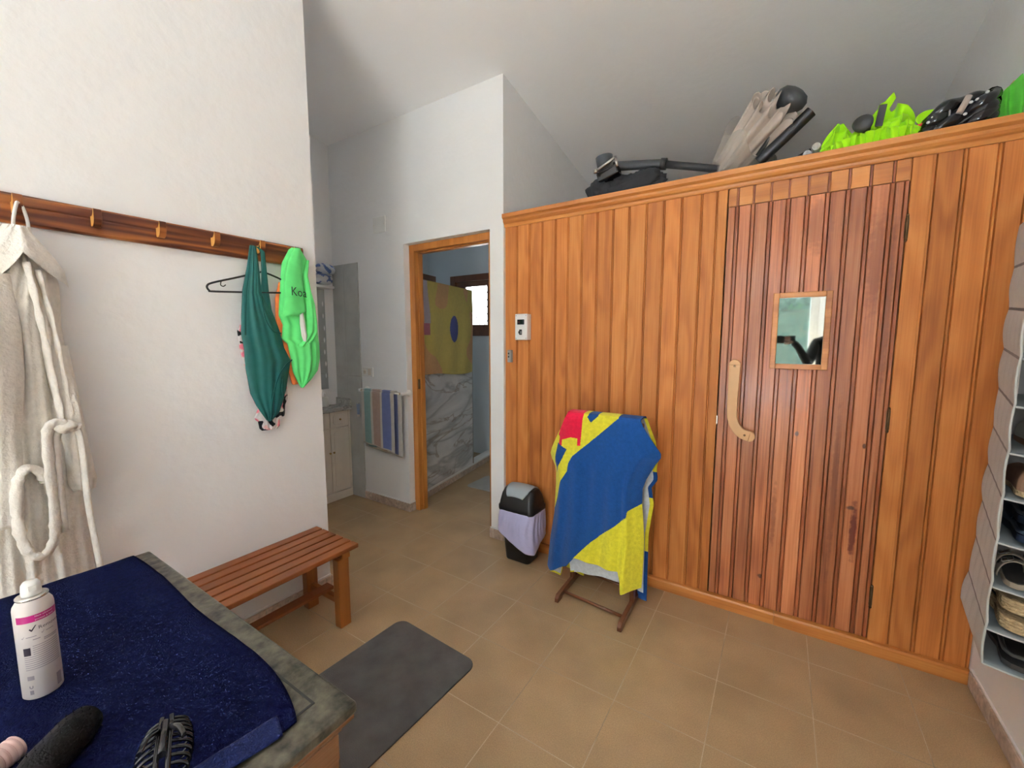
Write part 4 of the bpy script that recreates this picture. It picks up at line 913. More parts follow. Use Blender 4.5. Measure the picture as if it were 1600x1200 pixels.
# ---------- pedal-free swing bin with liner
BX, BY = -.218, .085
binr = empty('trash_bin', (BX, BY, 0), 'black swing-top bin with grey lid and lilac liner beside the doorway pillar', 'bin')
def rr_loft(mb, levels, c, n=8, capb=True, capt=True):
    st_ = len(mb.V); m = 4*(n+1); mb.sm = True
    for hx, hy, r, z in levels:
        for x, y in rrect(-hx, hx, -hy, hy, r, n): mb.V.append(Vector((c[0]+x, c[1]+y, z)))
    for i in range(len(levels)-1):
        for k in range(m): mb.face((st_+i*m+k, st_+i*m+(k+1) % m, st_+(i+1)*m+(k+1) % m, st_+(i+1)*m+k))
    mb.sm = False
    if capb: mb.face([st_+k for k in range(m)][::-1])
    if capt: mb.face([st_+(len(levels)-1)*m+k for k in range(m)])
    return mb
mb = MB(); rr_loft(mb, [(.086, .066, .025, 0), (.090, .070, .03, .006), (.122, .092, .035, .335), (.122, .092, .035, .345)], (BX, BY)); mb.build('body', M['black'], binr)
mb = MB(); rr_loft(mb, [(.130, .098, .035, .333), (.132, .100, .036, .340), (.132, .100, .036, .362), (.126, .095, .036, .372), (.124, .092, .036, .392), (.118, .078, .036, .435), (.108, .055, .03, .468), (.100, .036, .025, .476)], (BX, BY)); lid = mb.build('lid', M['black'], binr)
mb = MB()
def flap(u, v):
    a = lerp(-1.08, 1.2, v); x = BX+(u-.5)*2*(.086-.030*abs(2*v-1)**3)
    return (x, BY+.102*math.sin(a)*1.0, .385+.106*math.cos(a)-.006*abs(u-.5)**2*4)
mb.grid(flap, 24, 24); mb.build('swing_flap', M['lidgrey'], lid, solid=.006)
def linr(u, v):
    a = u*2*PI; n_ = 5.0; c_, s_ = math.cos(a), math.sin(a)
    rx, ry = lerp(.132, .131, v), lerp(.101, .101, v); k = (abs(c_)**n_+abs(s_)**n_)**(-1/n_)
    low = .235-.075*max(0, math.cos(a+PI*.42))+.065*math.cos(a-PI*1.0)*.9
    low = smooth_interp([(0, .14), (.25, .20), (.5, .215), (.60, .20), (.68, .165), (.76, .125), (.84, .090), (.90, .085), (1.0, .14)], u)[0]
    z = lerp(.338, low, v); f_ = 1.01+.16*math.exp(-((u-.53)/.045)**2)*max(0, v-.25)+ v*(.05+.05*mnoise.noise(Vector((c_*3, s_*3, v*2))))+.028*math.sin(a*19+3*math.sin(v*3))*math.sin(PI*min(1, v+.1))
    return (BX+rx*c_*k*f_, BY+ry*s_*k*f_, z)
mb = MB(); mb.grid(linr, 160, 30, wrap=True); mb.build('liner', M['liner'], binr, solid=.0012)
# ---------- control box + small switch on the sauna wall
tb = empty('sauna_control', (-.29, .20, 1.5), 'white control box with black display on the pine wall above the bin', 'control box')
TX0, TX1, TZ0, TZ1 = -.328, -.238, 1.418, 1.583
mb = MB(); mb.box(TX0, TX1, .185, YS, TZ0, TZ1); mb.build('case', M['white'], tb, bevel=.004)
mb = MB(); mb.box(TX0-.001, TX1+.001, .172, .184, TZ0-.001, TZ1+.001); mb.build('cover', M['white'], tb, bevel=.004)
mb = MB(); mb.box(-.311, -.259, .1705, .173, 1.516, 1.548); dsp = mb.build('display', M['blackgloss'], tb, bevel=.001)
V, F = text_faces('80', .020); mb = MB(); mb.add([(-.306+v.x*.8, .1702, 1.525+v.y) for v in V], F); mb.build('digits', plain('dim_red_digits', (.16, .01, .01), .5, var=0), dsp)
mb = MB()
for k in range(3): mb.box(-.268, -.264, .1700, .1706, 1.521+k*.009, 1.524+k*.009)
mb.build('indicator', M['grey'], dsp)
mb = MB(); mb.box(-.296, -.276, .1695, .173, 1.450, 1.484); mb.box(-.302, -.296, .1695, .173, 1.458, 1.474); sw = mb.build('switch', M['black'], tb, bevel=.001)
MB().box(-.286, -.279, .1675, .170, 1.456, 1.474).build('switch_lever', M['grey'], sw)
for x, z in ((TX0+.008, TZ0+.010), (TX1-.008, TZ0+.010), (TX0+.008, TZ1-.010), (TX1-.008, TZ1-.010)):
    mb = MB(); mb.tube([(x, .1725, z), (x, .1708, z)], .003, 10); mb.build('screw', M['grey'], tb)
sb = empty('wall_switch', (-.39, .22, 1.31), 'small grey switch box on the left edge of the pine wall under the control box', 'switch')
MB().box(-.408, -.378, .200, YS, 1.268, 1.350).build('case', M['grey'], sb, bevel=.004)
for z in (1.300, 1.322):
    MB().box(-.401, -.392, .1965, .2005, z, z+.010).build('button', M['black'], sb, bevel=.001)

# ---------- socket, blank plate
so = empty('wall_socket', (-1.84, .205, 1.14), 'white double wall plate with socket and switch above the towel bar', 'socket')
MB().box(-1.905, -1.775, .193, .205, 1.104, 1.184).build('plate', M['white'], so, bevel=.003)
mb = MB(); mb.lathe([(.020, 0), (.0195, .002), (.014, .003), (0, .003)], (-1.873, .1935, 1.144), 24, align((0, -1, 0))); so2 = mb.build('socket_face', M['offwhite'], so)
for x in (-1.880, -1.866): MB().tube([(x, .1915, 1.144), (x, .1900, 1.144)], .0025, 8).build('hole', M['black'], so2)
MB().box(-1.832, -1.788, .189, .194, 1.116, 1.172).build('rocker', M['offwhite'], so, bevel=.002)
vp = empty('junction_plate', (-1.64, .205, 2.33), 'blank square white cover plate high on the wall left of the doorway', 'cover plate')
MB().box(-1.712, -1.566, .198, .205, 2.273, 2.400).build('plate', M['white'], vp, bevel=.004)
for x in (-1.700, -1.578): MB().tube([(x, .199, 2.337), (x, .1965, 2.337)], .004, 10).build('screw', M['offwhite'], vp)

# ---------- towel bar with striped towel
tbr = empty('towel_bar', (-1.62, .17, .985), 'white ceramic and brass towel bar left of the doorway', 'towel bar')
mb = MB(); mb.tube([(-1.858, .130, .992), (-1.352, .130, .992)], .0065, 14); mb.build('rod', M['white'], tbr)
for x in (-1.862, -1.350):
    mb = MB(); mb.lathe([(.0, 0), (.027, 0), (.027, .006), (.020, .012), (.012, .030), (.010, .062), (.014, .070), (.014, .085), (0, .09)], (x, .205, .992), 24, align((0, -1, 0))); mb.build('bracket', M['white'], tbr)
for x, s in ((-1.862, 1), (-1.350, -1)):
    mb = MB(); mb.tube([(x+s*.010, .130, .992), (x+s*.030, .130, .992)], [.009, .0075], 14); mb.build('collar', M['brass'], tbr)
CR, TE, BRN, BL = (.56, .53, .48), (.24, .40, .40), (.44, .31, .25), (.17, .21, .44)
def stripe(u):
    for t, c in ((.085, CR), (.30, TE), (.36, CR), (.60, BRN), (.66, CR), (.90, BL), (1.01, CR)):
        if u < t: return c
def ht(zb_l, zb_r, yoff, u0, u1, seed):
    def f_(u, v):
        zb = lerp(zb_l, zb_r, u); z = lerp(1.003, zb, v); x = lerp(lerp(-1.836, -1.385, u0), lerp(-1.836, -1.385, u1), u)
        x += .012*math.sin(v*2.5)*(u-.5)
        return (x, .130+yoff*(1 if v > .02 else v/.02)+.006*math.sin(u*16+seed+v)*min(1, v*2), z)
    return f_
mb = MB(); mb.grid(ht(.552, .508, -.020, .03, .90, .5), 90, 40, lambda u, v: CR if v > .975 else stripe(u)); mb.grid(ht(.505, .470, .022, 0, 1.0, 1.5), 90, 40, lambda u, v: CR if v > .975 else stripe(u))
mb.grid(lambda u, v: (lerp(-1.823, -1.43, u), .130-.020*math.cos(v*PI), 1.003+.008*math.sin(v*PI)), 90, 6, lambda u, v: stripe(u))
tw = mb.build('hand_towel', M['terryfine'], solid=.005); tag(tw, 'teal brown and blue striped towel folded over the towel bar', 'towel')

# ---------- little tube hanging on the tiles
tt = empty('toothpaste_tube', (-1.965, .18, .76), 'small white and blue toothpaste tube hanging on the grey tiled strip', 'tube')
mb = MB(); mb.grid(lambda u, v: (-1.965+math.cos(2*PI*u)*lerp(.026, .012, v), .180+math.sin(2*PI*u)*lerp(.004, .011, v), lerp(.858, .765, v)), 24, 12, wrap=True); mb.build('body', plain('pale_blue_tube', (.30, .38, .55), .4), tt)
mb = MB(); mb.lathe([(.010, .745), (.010, .765), (0, .767)], (-1.965, .180, 0), 16); mb.build('cap', M['offwhite'], tt)
mb = MB(); mb.tube([(-1.965, .197, .862), (-1.965, .176, .862), (-1.965, .172, .850)], .0025, 8); mb.build('hook', M['steel'], tt)

# ---------- vanity
va = empty('vanity', (-2.19, -.35, 0), 'cream bathroom vanity cabinet with marble counter in the alcove corner', 'vanity')
VX = -2.10
mb = MB(); mb.box(-2.275, VX-.018, -.90, .192, .07, .795); mb.box(-2.275, VX, -.90, .192, 0, .072); mb.build('carcass', M['offwhite'], va, bevel=.003)
mb = MB(); mb.box(VX-.018, VX, .172, .192, .072, .795); mb.build('stile', M['offwhite'], va, bevel=.002)
yy = [.170, -.012, -.195, -.378, -.56]
for i in range(4):
    y1, y0 = yy[i], yy[i+1]+.004
    mb = MB(); mb.box(VX-.018, VX, y0, y1, .655, .792); dr = mb.build('drawer' if i != 1 else 'drawer', M['offwhite'], va, bevel=.003)
    mb = MB(); mb.prism(rrect(y0+.028, y1-.028, .680, .768, .025), lambda a, b: (VX-.002, a, b), lambda a, b: (VX+.004, a, b)); mb.build('raised_panel', M['offwhite'], dr, bevel=.002)
    if i != 1:
        mb = MB(); mb.lathe([(.004, 0), (.004, .008), (.009, .014), (.008, .020), (0, .022)], (VX+.002, (y0+y1)/2, .724), 16, align((1, 0, 0))); mb.build('knob', M['brass'], dr)
    mb = MB(); mb.box(VX-.018, VX, y0, y1, .078, .650); dd = mb.build('door', M['offwhite'], va, bevel=.003)
    mb = MB(); mb.prism(rrect(y0+.030, y1-.030, .110, .618, .030), lambda a, b: (VX-.002, a, b), lambda a, b: (VX+.004, a, b)); mb.build('raised_panel', M['offwhite'], dd, bevel=.002)
    mb = MB(); mb.lathe([(.004, 0), (.004, .008), (.009, .014), (.008, .020), (0, .022)], (VX+.002, y0+.016 if i % 2 == 0 else y1-.016, .44), 16, align((1, 0, 0))); mb.build('knob', M['brass'], dd)
mb = MB(); mb.prism([(-2.278, .196), (-2.278, -.92), (-2.07, -.92), (-2.07, -.72), (-1.98, -.62), (-1.95, -.45), (-1.98, -.28), (-2.07, -.18), (-2.07, .196)], lambda a, b: (a, b, .797), lambda a, b: (a, b, .832)); mb.build('counter', M['countermarble'], va, bevel=.005)
mb = MB(); mb.box(-2.278, -2.085, .180, .196, .833, .895); mb.build('backsplash', M['countermarble'], va, bevel=.002)
mb = MB(); mb.lathe([(.0, .8325), (.12, .8325), (.15, .836), (.155, .842), (.150, .842), (.12, .835)], (-2.10, -.45, 0), 32); mb.build('basin', M['white'], va)
mb = MB(); mb.tube(bez([(-2.25, -.45, .833), (-2.25, -.45, .93), (-2.22, -.45, .965), (-2.16, -.45, .955), (-2.145, -.45, .935)], 6), .011, 14); mb.build('faucet', M['steel'], va)
# bowed sink apron under the counter bulge
mb = MB(); mb.prism([(-2.09, -.22), (-2.01, -.30), (-1.985, -.45), (-2.01, -.60), (-2.09, -.68)], lambda a, b: (a, b, .66), lambda a, b: (a, b, .797)); mb.build('apron', M['offwhite'], va)
# soap dispenser
sd = empty('soap_dispenser', (-2.205, .022, .832), 'white soap pump bottle on the marble counter', 'soap dispenser')
mb = MB(); rr_loft(mb, [(.028, .022, .012, .833), (.030, .024, .012, .838), (.030, .024, .012, .910), (.024, .018, .012, .918), (.010, .010, .008, .922)], (-2.205, .022), 5); mb.build('bottle', M['white'], sd)
mb = MB(); mb.tube([(-2.205, .022, .921), (-2.205, .022, .945)], .006, 12); mb.tube([(-2.210, .026, .947), (-2.178, .004, .944)], [.007, .004], 12); mb.build('pump', M['white'], sd)
# mirror with shelf
mi = empty('mirror', (-2.27, -.3, 1.0), 'tall wall mirror with bright cut edge above the vanity', 'mirror')
MB().box(-2.279, -2.268, -.80, .105, .98, 1.86).build('glass', M['mirror'], mi, bevel=.002)
for (yv) in (.085, .02):
    for k in range(7):
        mb = MB(); mb.lathe([(0, -.024), (.0055, -.010), (.006, 0), (.0055, .010), (0, .024)], (-2.2665, yv+.004*math.sin(k*2), 1.10+k*.105), 10, sx=.4); mb.build('cut_glass', M['white'], mi)
MB().box(-2.279, -2.19, -.70, .155, 1.862, 1.885).build('shelf', M['white'], mi, bevel=.003)
# toilet paper pack
tp_ = empty('toilet_paper_pack', (-2.22, .09, 1.886), 'white and blue pack of toilet rolls on the shelf over the mirror', 'toilet paper')
def pack(y, z, f_):
    return (.10, .17, .42) if mnoise.noise(Vector((y*22, z*22, 4))) > .12 else (.62, .64, .66)
for i, (y, z) in enumerate(((.075, 1.938), (.100, 2.025))):
    mb = MB(); mb.k = None
    def pk(u, v):
        a = u*2*PI; vv = math.sin(PI*min(max(v, .001), .999))**.25
        f_ = 1+.06*math.sin(a*7+v*9+i)
        return (-2.235+.048*math.cos(a)*vv*f_, y+lerp(-.085, .085, v), z+.048*math.sin(a)*vv*f_)
    mb.grid(pk, 36, 30, lambda u, v: pack(pk(u, v)[1]+i, pk(u, v)[2], 1), wrap=True); mb.build('roll_pair', M['attr'], tp_)

# ---------- bathroom: marble partition, kerb, towel, mat
def PL(y): return -1.380-.174*(y)
kb = MB(); 
def slabline(mb, y0, y1, off0, off1, z0, z1):
    a, b = PL(y0), PL(y1)
    mb.add([(a+off0, y0, z0), (a+off1, y0, z0), (b+off1, y1, z0), (b+off0, y1, z0), (a+off0, y0, z1), (a+off1, y0, z1), (b+off1, y1, z1), (b+off0, y1, z1)],
           [(0, 3, 2, 1), (4, 5, 6, 7), (0, 1, 5, 4), (1, 2, 6, 5), (2, 3, 7, 6), (3, 0, 4, 7)])
slabline(kb, .31, 1.94, -.10, 0, 0, .058); k_ = struct(kb.build('baseboard_shower', M['skirt_y'], bevel=.002))
kb = MB(); slabline(kb, .31, 1.94, -.105, .004, .058, .078); struct(kb.build('trim_6', M['white'], bevel=.003))
kb = MB(); slabline(kb, .31, 1.36, -.07, -.004, .078, 1.915); part_ = struct(kb.build('wall_marble', M['marble'], bevel=.003))
kb = MB(); slabline(kb, 1.355, 1.372, -.074, 0, .078, 1.92); kb.build('edge_strip', M['steel'], part_)
kb = MB(); slabline(kb, .31, .86, -.16, -.12, 1.945, 2.01); tr_ = kb.build('top_beam', M['stand'], part_)
YD, PE = (.58, .47, .13), (.62, .36, .17)
def bcol2(y, z):
    if abs(y-(.52+.02*math.sin(z*9))) < .045 and z > 1.56: return (.50, .44, .50)
    if abs(y-.52) < .05 and 1.46 < z <= 1.56: return (.48, .16, .22)
    if (y-.98)**2/.006+(z-1.52)**2/.016 < 1: return (.07, .09, .30)
    if mnoise.noise(Vector((y*3.2, z*3.2, 1.7))) > .25: return PE
    return YD
def bt2(off):
    def f_(u, v):
        y = lerp(.325, 1.345, u); hz = 1.105+.015*math.sin(u*6)-.02*u; z = lerp(1.925, hz, v)
        return (PL(y)+off+(.006*math.sin(u*22+v*2)+.004*math.sin(u*9))*min(1, v*2), y+.01*math.sin(v*4)*u, z)
    return f_
mb = MB(); g1 = bt2(.014); mb.grid(g1, 200, 160, lambda u, v: bcol2(g1(u, v)[1], g1(u, v)[2]))
mb.grid(lambda u, v: (PL(lerp(.325, 1.345, u))+lerp(.014, -.088, v), lerp(.325, 1.345, u), 1.925+.006*math.sin(v*PI)), 60, 6, lambda u, v: YD)
g2 = bt2(-.088); mb.grid(lambda u, v: g2(u, v*.7), 60, 40, lambda u, v: YD)
bt3 = mb.build('bath_towel', M['terryfine'], solid=.004); tag(bt3, 'faded yellow bath towel with coloured print over the marble shower partition', 'towel')
mb = MB(); mb.prism(rrect(-1.36, -.86, .92, 1.27, .03), lambda a, b: (a, b, .001), lambda a, b: (a, b, .014)); tag(mb.build('bath_mat', M['bathmat'], bevel=.003), 'pale grey bath mat on the bathroom floor beyond the doorway', 'bath mat')

# ---------- hanging shoe organizer (slightly turned, right wall)
P0 = Vector((1.70, -.395, 0)); e1 = Vector((.982, -.19, 0)); e2 = Vector((.19, .982, 0)); WW, DD = .160, .300
org = empty('shoe_organizer', (P0.x+.1, P0.y+.12, .45), 'grey fabric hanging shoe organizer with stacked compartments by the right wall', 'shoe organizer')
SH = [.450, .560, .693, .829, .963, 1.096, 1.231, 1.366, 1.501, 1.636, 1.771]
GL, GD = (.52, .49, .47), (.17, .14, .14)
def side(sgn, u0):
    def f_(u, v):          # u along depth, v up
        n_ = len(SH)-1; t = v*n_; i = min(int(t), n_-1); fr = t-i
        z = lerp(SH[i], SH[i+1], fr) + u*lerp(.052, .012, v)
        bulge = math.sin(PI*fr)*.0035*(.4+u)
        lean = -.030*u*math.exp(-v*5)
        wr = .0025*math.sin(u*28+i*1.7)*math.sin(PI*fr)
        p = P0+e1*(u0 - sgn*0)+e2*(DD*u)+e1*((-bulge-wr+lean)*(1 if sgn < 0 else -.3))
        return (p.x, p.y, z)
    return f_
def scol(u, v):
    n_ = len(SH)-1; t = v*n_; fr = t-int(t)
    return GD if (fr > .955 or fr < .03) and 0.03 < v < .99 else GL
mb = MB(); mb.grid(side(-1, 0), 40, 300, scol); mb.build('side_panel', M['orgfabric'], org, solid=.003)
mb = MB(); mb.grid(side(1, WW), 30, 60, lambda u, v: GL); mb.build('side_panel', M['orgfabric'], org, solid=.003)
mb = MB()
b0 = P0+e2*DD; b1_ = b0+e1*WW
mb.k = GL; mb.add([(b0.x, b0.y, .50), (b1_.x, b1_.y, .50), (b1_.x, b1_.y, 1.785), (b0.x, b0.y, 1.785)], [(0, 1, 2, 3)]); mb.build('back_panel', M['orgfabric'], org, solid=.003)
def oshelf(z, thick=.004):
    mb = MB()
    def f_(u, v):
        p = P0+e1*(WW*u)+e2*(DD*v); return (p.x, p.y, z-.006*math.sin(PI*u)*(1-v)+.01*v)
    mb.grid(f_, 10, 10); return mb.build('shelf', M['orgshelf'], org, solid=thick)
for z in SH: oshelf(z, .005)
for z in SH:
    mb = MB(); mb.tube([P0+e1*(WW*k/8)+Vector((0, 0, z-.006*math.sin(PI*k/8)))-e2*.002 for k in range(9)], .0028, 8); mb.build('edge_binding', M['orgedge'], org)
for o_ in (0, WW):
    mb = MB(); mb.tube([P0+e1*o_+Vector((0, 0, lerp(SH[0], SH[-1], k/40)))-e2*.002+e1*(-.004*abs(math.sin(k/4*PI))*(1 if o_ == 0 else 0)) for k in range(41)], .0030, 8); mb.build('edge_binding', M['orgedge'], org)
for s_ in (.3, .7):
    q = P0+e1*(WW*s_)+e2*(DD*.5)
    mb = MB(); mb.tube(bez([(q.x, q.y, 1.775), (q.x, q.y, 1.90), (q.x+.06, q.y, 1.93), (1.868, q.y, 1.93)], 6), .004, 8); mb.build('hanging_strap', M['orgfabric'] if False else M['orgedge'], org)

def shoe_frame(z, cx_, toe_out=True, yaw_=0, back_=.02):
    """local frame: +Y runs from the opening into the shelf"""
    def tf(p):
        q = P0+e1*(cx_+p[0])+e2*(back_+p[1]); return (q.x, q.y, z+p[2])
    return tf
def foot_outline(t, w_):                   # half widths along 0..1 (heel..toe)
    prof_ = [(0, .0), (.03, .45), (.10, .70), (.25, .74), (.45, .72), (.62, .90), (.75, 1.0), (.88, .92), (.96, .62), (1, .0)]
    return w_*smooth_interp(prof_, t)[0]
def sole_mesh(mb, tf, L, w_, h, z0=0, grow=0):
    n_ = 36
    pts = [(foot_outline(k/n_, w_)+grow*(1 if 0 < k < n_ else 0), L*k/n_) for k in range(n_+1)]+[(-foot_outline(k/n_, w_)-grow, L*k/n_) for k in range(n_-1, 0, -1)]
    mb.prism(pts, lambda a, b: tf((a, b, z0)), lambda a, b: tf((a, b, z0+h)))
def dome_mesh(mb, tf, L, w_, hfun, z0, open_=(.05, .45)):
    def f_(u, v):
        t = .015+.97*v; a = PI*u; w2 = foot_outline(t, w_)*1.0; hh = hfun(t)
        return tf((w2*math.cos(a), L*t, z0+hh*math.sin(a)**.7))
    mb.grid(f_, 24, 40)
# cream trainer lying on its side
t_ = shoe_frame(1.096+.006, .075, back_=.03)
sh = empty('trainer', t_((0, .1, 0)), 'cream leather shoe in the highest visible organizer compartment', 'shoe', 'shoes in the organizer')
mb = MB(); sole_mesh(mb, t_, .25, .043, .018); mb.build('sole', M['brownshoe'], sh)
mb = MB(); dome_mesh(mb, t_, .25, .042, lambda t: .078*math.sin(PI*min(1, .25+t*.72))**.5, .017); mb.build('upper', M['cream'], sh)
# brown shoe
t_ = shoe_frame(.963+.006, .055, back_=.02)
sh = empty('ankle_shoe', t_((0, .1, 0)), 'pinkish-brown suede shoe below the cream one in the organizer', 'shoe', 'shoes in the organizer')
mb = MB(); sole_mesh(mb, t_, .24, .040, .016); mb.build('sole', M['jute'], sh)
mb = MB(); dome_mesh(mb, t_, .24, .039, lambda t: .070*(1-.4*t), .015); mb.build('upper', M['brownshoe'], sh)
t_ = shoe_frame(.963+.006, .125, back_=.02)
sh = empty('woven_shoe', t_((0, .1, 0)), 'woven straw shoe with red lining beside the brown suede shoe', 'shoe', 'shoes in the organizer')
mb = MB(); sole_mesh(mb, t_, .24, .028, .014); mb.build('sole', plain('red_lining', (.30, .02, .02), .7), sh)
mb = MB(); dome_mesh(mb, t_, .24, .027, lambda t: .062*(1-.4*t), .013); mb.build('upper', M['jute'], sh)
# navy clogs, one on the other
for i, (dz, bk) in enumerate(((0, .015), (.052, .030))):
    t_ = shoe_frame(.829+.006+dz, .076, back_=bk)
    sh = empty('clog', t_((0, .1, 0)), ('navy rubber clog, the lower of two stacked in the organizer', 'navy rubber clog with pale emblem, stacked on top of its pair')[i], 'shoe', 'shoes in the organizer')
    mb = MB(); sole_mesh(mb, t_, .25, .052, .022); mb.build('sole', M['navyshoe'], sh)
    mb = MB()
    rimp = [t_((foot_outline(k/20*.95+.02, .049)*s_, .25*(k/20*.95+.02), .030+.02*(k/20 > .5)*(k/20-.5))) for s_, rg in ((1, range(21)), (-1, range(20, -1, -1))) for k in rg]
    mb.tube(rimp+[rimp[0]], .006, 8, caps=False); mb.build('rim', plain('navy_rim_%d' % i, (.045, .06, .09), .5), sh)
    mb = MB()
    def vamp(u, v):
        t = lerp(.50, .985, v); a = PI*u; w2 = foot_outline(t, .050); return t_((w2*math.cos(a), .25*t, .020+.042*(1-.35*v)*math.sin(a)**.8))
    mb.grid(vamp, 20, 20); mb.build('upper', M['navyshoe'], sh, solid=.003)
    if i == 1:
        mb = MB(); mb.prism([t for t in [( .0+.011*math.cos(a)*(1+.25*math.cos(5*a)), .014*math.sin(a)) for a in [2*PI*k/20 for k in range(20)]]], lambda a, b: t_((a+.018, .022+b*.3, .034+b)), lambda a, b: t_((a+.018, .018+b*.3, .034+b))); e_ = mb.build('emblem', M['whitecloth'], sh); e_['label'] = 'small pale emblem'
# buckled sandals
for i, (cx_, bk, dz) in enumerate(((.050, .01, .0), (.112, .02, .012))):
    t_ = shoe_frame(.693+.006+dz, cx_, back_=bk)
    sh = empty('sandal', t_((0, .1, 0)), ('taupe sandal with two metal buckles, nearer the organizer side panel', 'taupe sandal leaning beside the buckled one, nearer the right wall')[i], 'sandal', 'shoes in the organizer')
    mb = MB(); sole_mesh(mb, t_, .24, .034, .016); mb.build('footbed', M['jute'] if False else M['sandal'], sh)
    mb = MB(); sole_mesh(mb, t_, .242, .030, .004, .016); mb.build('insole', M['darksole'], sh)
    for yb3 in (.055, .115):
        mb = MB()
        def stp(u, v): a = PI*u; return t_((.037*math.cos(a), yb3+.030*(v-.5)+.01*math.sin(a), .012+.052*math.sin(a)))
        mb.grid(stp, 18, 3); sp_ = mb.build('strap', M['sandal'], sh, solid=.003)
        mb = MB(); cxb = -.018; rect = [(-.011, -.013), (.011, -.013), (.011, .013), (-.011, .013), (-.011, -.013)]
        mb.tube([t_((cxb+a, yb3+b, .066+a*.6)) for a, b in rect], .0022, 8); mb.tube([t_((cxb, yb3-.012, .066)), t_((cxb, yb3+.012, .066))], .0016, 6); mb.build('buckle', M['steel'], sp_)
# espadrilles, one on the other
for i, (dz, bk) in enumerate(((0, .005), (.055, .012))):
    t_ = shoe_frame(.560+.007+dz, .078, back_=bk)
    sh = empty('espadrille', t_((0, .1, 0)), ('rope-soled espadrille, the lower of the stacked pair', 'rope-soled espadrille, the upper of the stacked pair')[i], 'shoe', 'shoes in the organizer')
    mb = MB()
    for k in range(4):
        n_ = 40; ring = [t_(((foot_outline(j/n_, .060)+.004) if 0 < j < n_ else 0, .26*j/n_, .006+k*.0095)) for j in range(n_+1)]+[t_((-(foot_outline(j/n_, .060)+.004), .26*j/n_, .006+k*.0095)) for j in range(n_-1, 0, -1)]
        mb.tube(ring+[ring[0]], .0056, 8, caps=False)
    sole_mesh(mb, t_, .26, .059, .036, .002); mb.build('rope_sole', M['jute'], sh)
    mb = MB()
    def vamp2(u, v):
        t = lerp(.55, .985, v); a = PI*u; w2 = foot_outline(t, .056); return t_((w2*math.cos(a), .26*t, .038+.012*math.sin(a)))
    mb.grid(vamp2, 16, 16); mb.build('upper', M['darksole'], sh, solid=.002)
# dark slip-on in the lowest compartment
t_ = shoe_frame(.450+.006, .080, back_=.005)
sh = empty('slip_on_shoe', t_((0, .1, 0)), 'dark slip-on shoe in the lowest organizer compartment', 'shoe', 'shoes in the organizer')
mb = MB(); sole_mesh(mb, t_, .25, .056, .016); mb.build('sole', M['darksole'], sh)
mb = MB(); rimp = [t_((foot_outline(k/20*.9+.03, .050)*s_, .25*(k/20*.9+.03), .042)) for s_, rg in ((1, range(21)), (-1, range(20, -1, -1))) for k in rg]
mb.tube(rimp+[rimp[0]], .006, 8, caps=False); mb.build('collar', M['dgrey'], sh)

# ---------- things on top of the sauna
TOPZ = 2.222
# black parasol with crank
bp2 = empty('crank_parasol', (.35, .38, TOPZ), 'folded black parasol with a metal crank lying at the left of the sauna top', 'parasol')
mb = MB(); mb.tube([(.205, .36, 2.430), (.235, .365, 2.440), (.50, .39, 2.405), (.53, .392, 2.398)], [.020, .026, .025, .025], 20); mb.tube([(.525, .392, 2.399), (.80, .42, 2.325)], [.020, .019], 20); mb.build('pole', M['dgrey'], bp2)
mb = MB(); mb.tube([(.505, .39, 2.404), (.535, .393, 2.398)], .031, 20); mb.build('collar', M['black'], bp2)
dct = Vector((-.12, -.10, 1)).normalized()
mb = MB(); mb.lathe([(.036, -.02), (.044, 0), (.047, .03), (.050, .085), (.046, .088), (.0, .084)], (.200, .345, 2.410), 28, align(dct)); mb.lathe([(.034, -.05), (.036, -.02)], (.195, .345, 2.405), 24, align(dct)); mb.build('pole_cap', M['dgrey'], bp2)
mb = MB(); mb.tube([(.165, .270, 2.395), (.285, .262, 2.445)], [.009, .008], 12); mb.tube([(.283, .262, 2.450), (.300, .262, 2.390)], .008, 12); mb.lathe([(.0, -.010), (.012, -.008), (.013, .008), (0, .012)], (.165, .270, 2.393), 14); mb.build('crank', M['steel'], bp2)
mb = MB(); mb.obox((.225, .33, 2.385), (.13, .07, .06), rot('Y', -.25)); mb.build('crank_housing', M['blackgloss'], bp2, bevel=.012, seg=3)
def blob(mb, c, r, seed=0, amp=.18, n_=36, m_=20, fr=2.2, matx=None, colfn=None):
    c = Vector(c)
    def f_(u, v):
        a = u*2*PI; b = v*PI; d_ = Vector((math.cos(a)*math.sin(b), math.sin(a)*math.sin(b), -math.cos(b)))
        k = 1+amp*mnoise.noise(d_*fr+Vector((seed, seed*2, 0)))+amp*.5*mnoise.noise(d_*fr*2.7+Vector((0, seed, 4)))
        p = Vector((d_.x*r[0]*k, d_.y*r[1]*k, d_.z*r[2]*k))
        if matx: p = matx @ p
        p = c+p; p.z = max(p.z, TOPZ+.001); return p
    mb.grid(f_, n_, m_, colfn, wrap=True); return mb
mb = MB(); blob(mb, (.17, .38, 2.30), (.095, .08, .085), 1, .35); blob(mb, (.36, .37, 2.285), (.20, .07, .085), 2.4, .4, fr=3, matx=rot('Y', .12)); blob(mb, (.40, .33, 2.305), (.12, .04, .06), 5, .3, matx=rot('Y', -.15)); mb.build('canopy', M['blackcloth'], bp2)
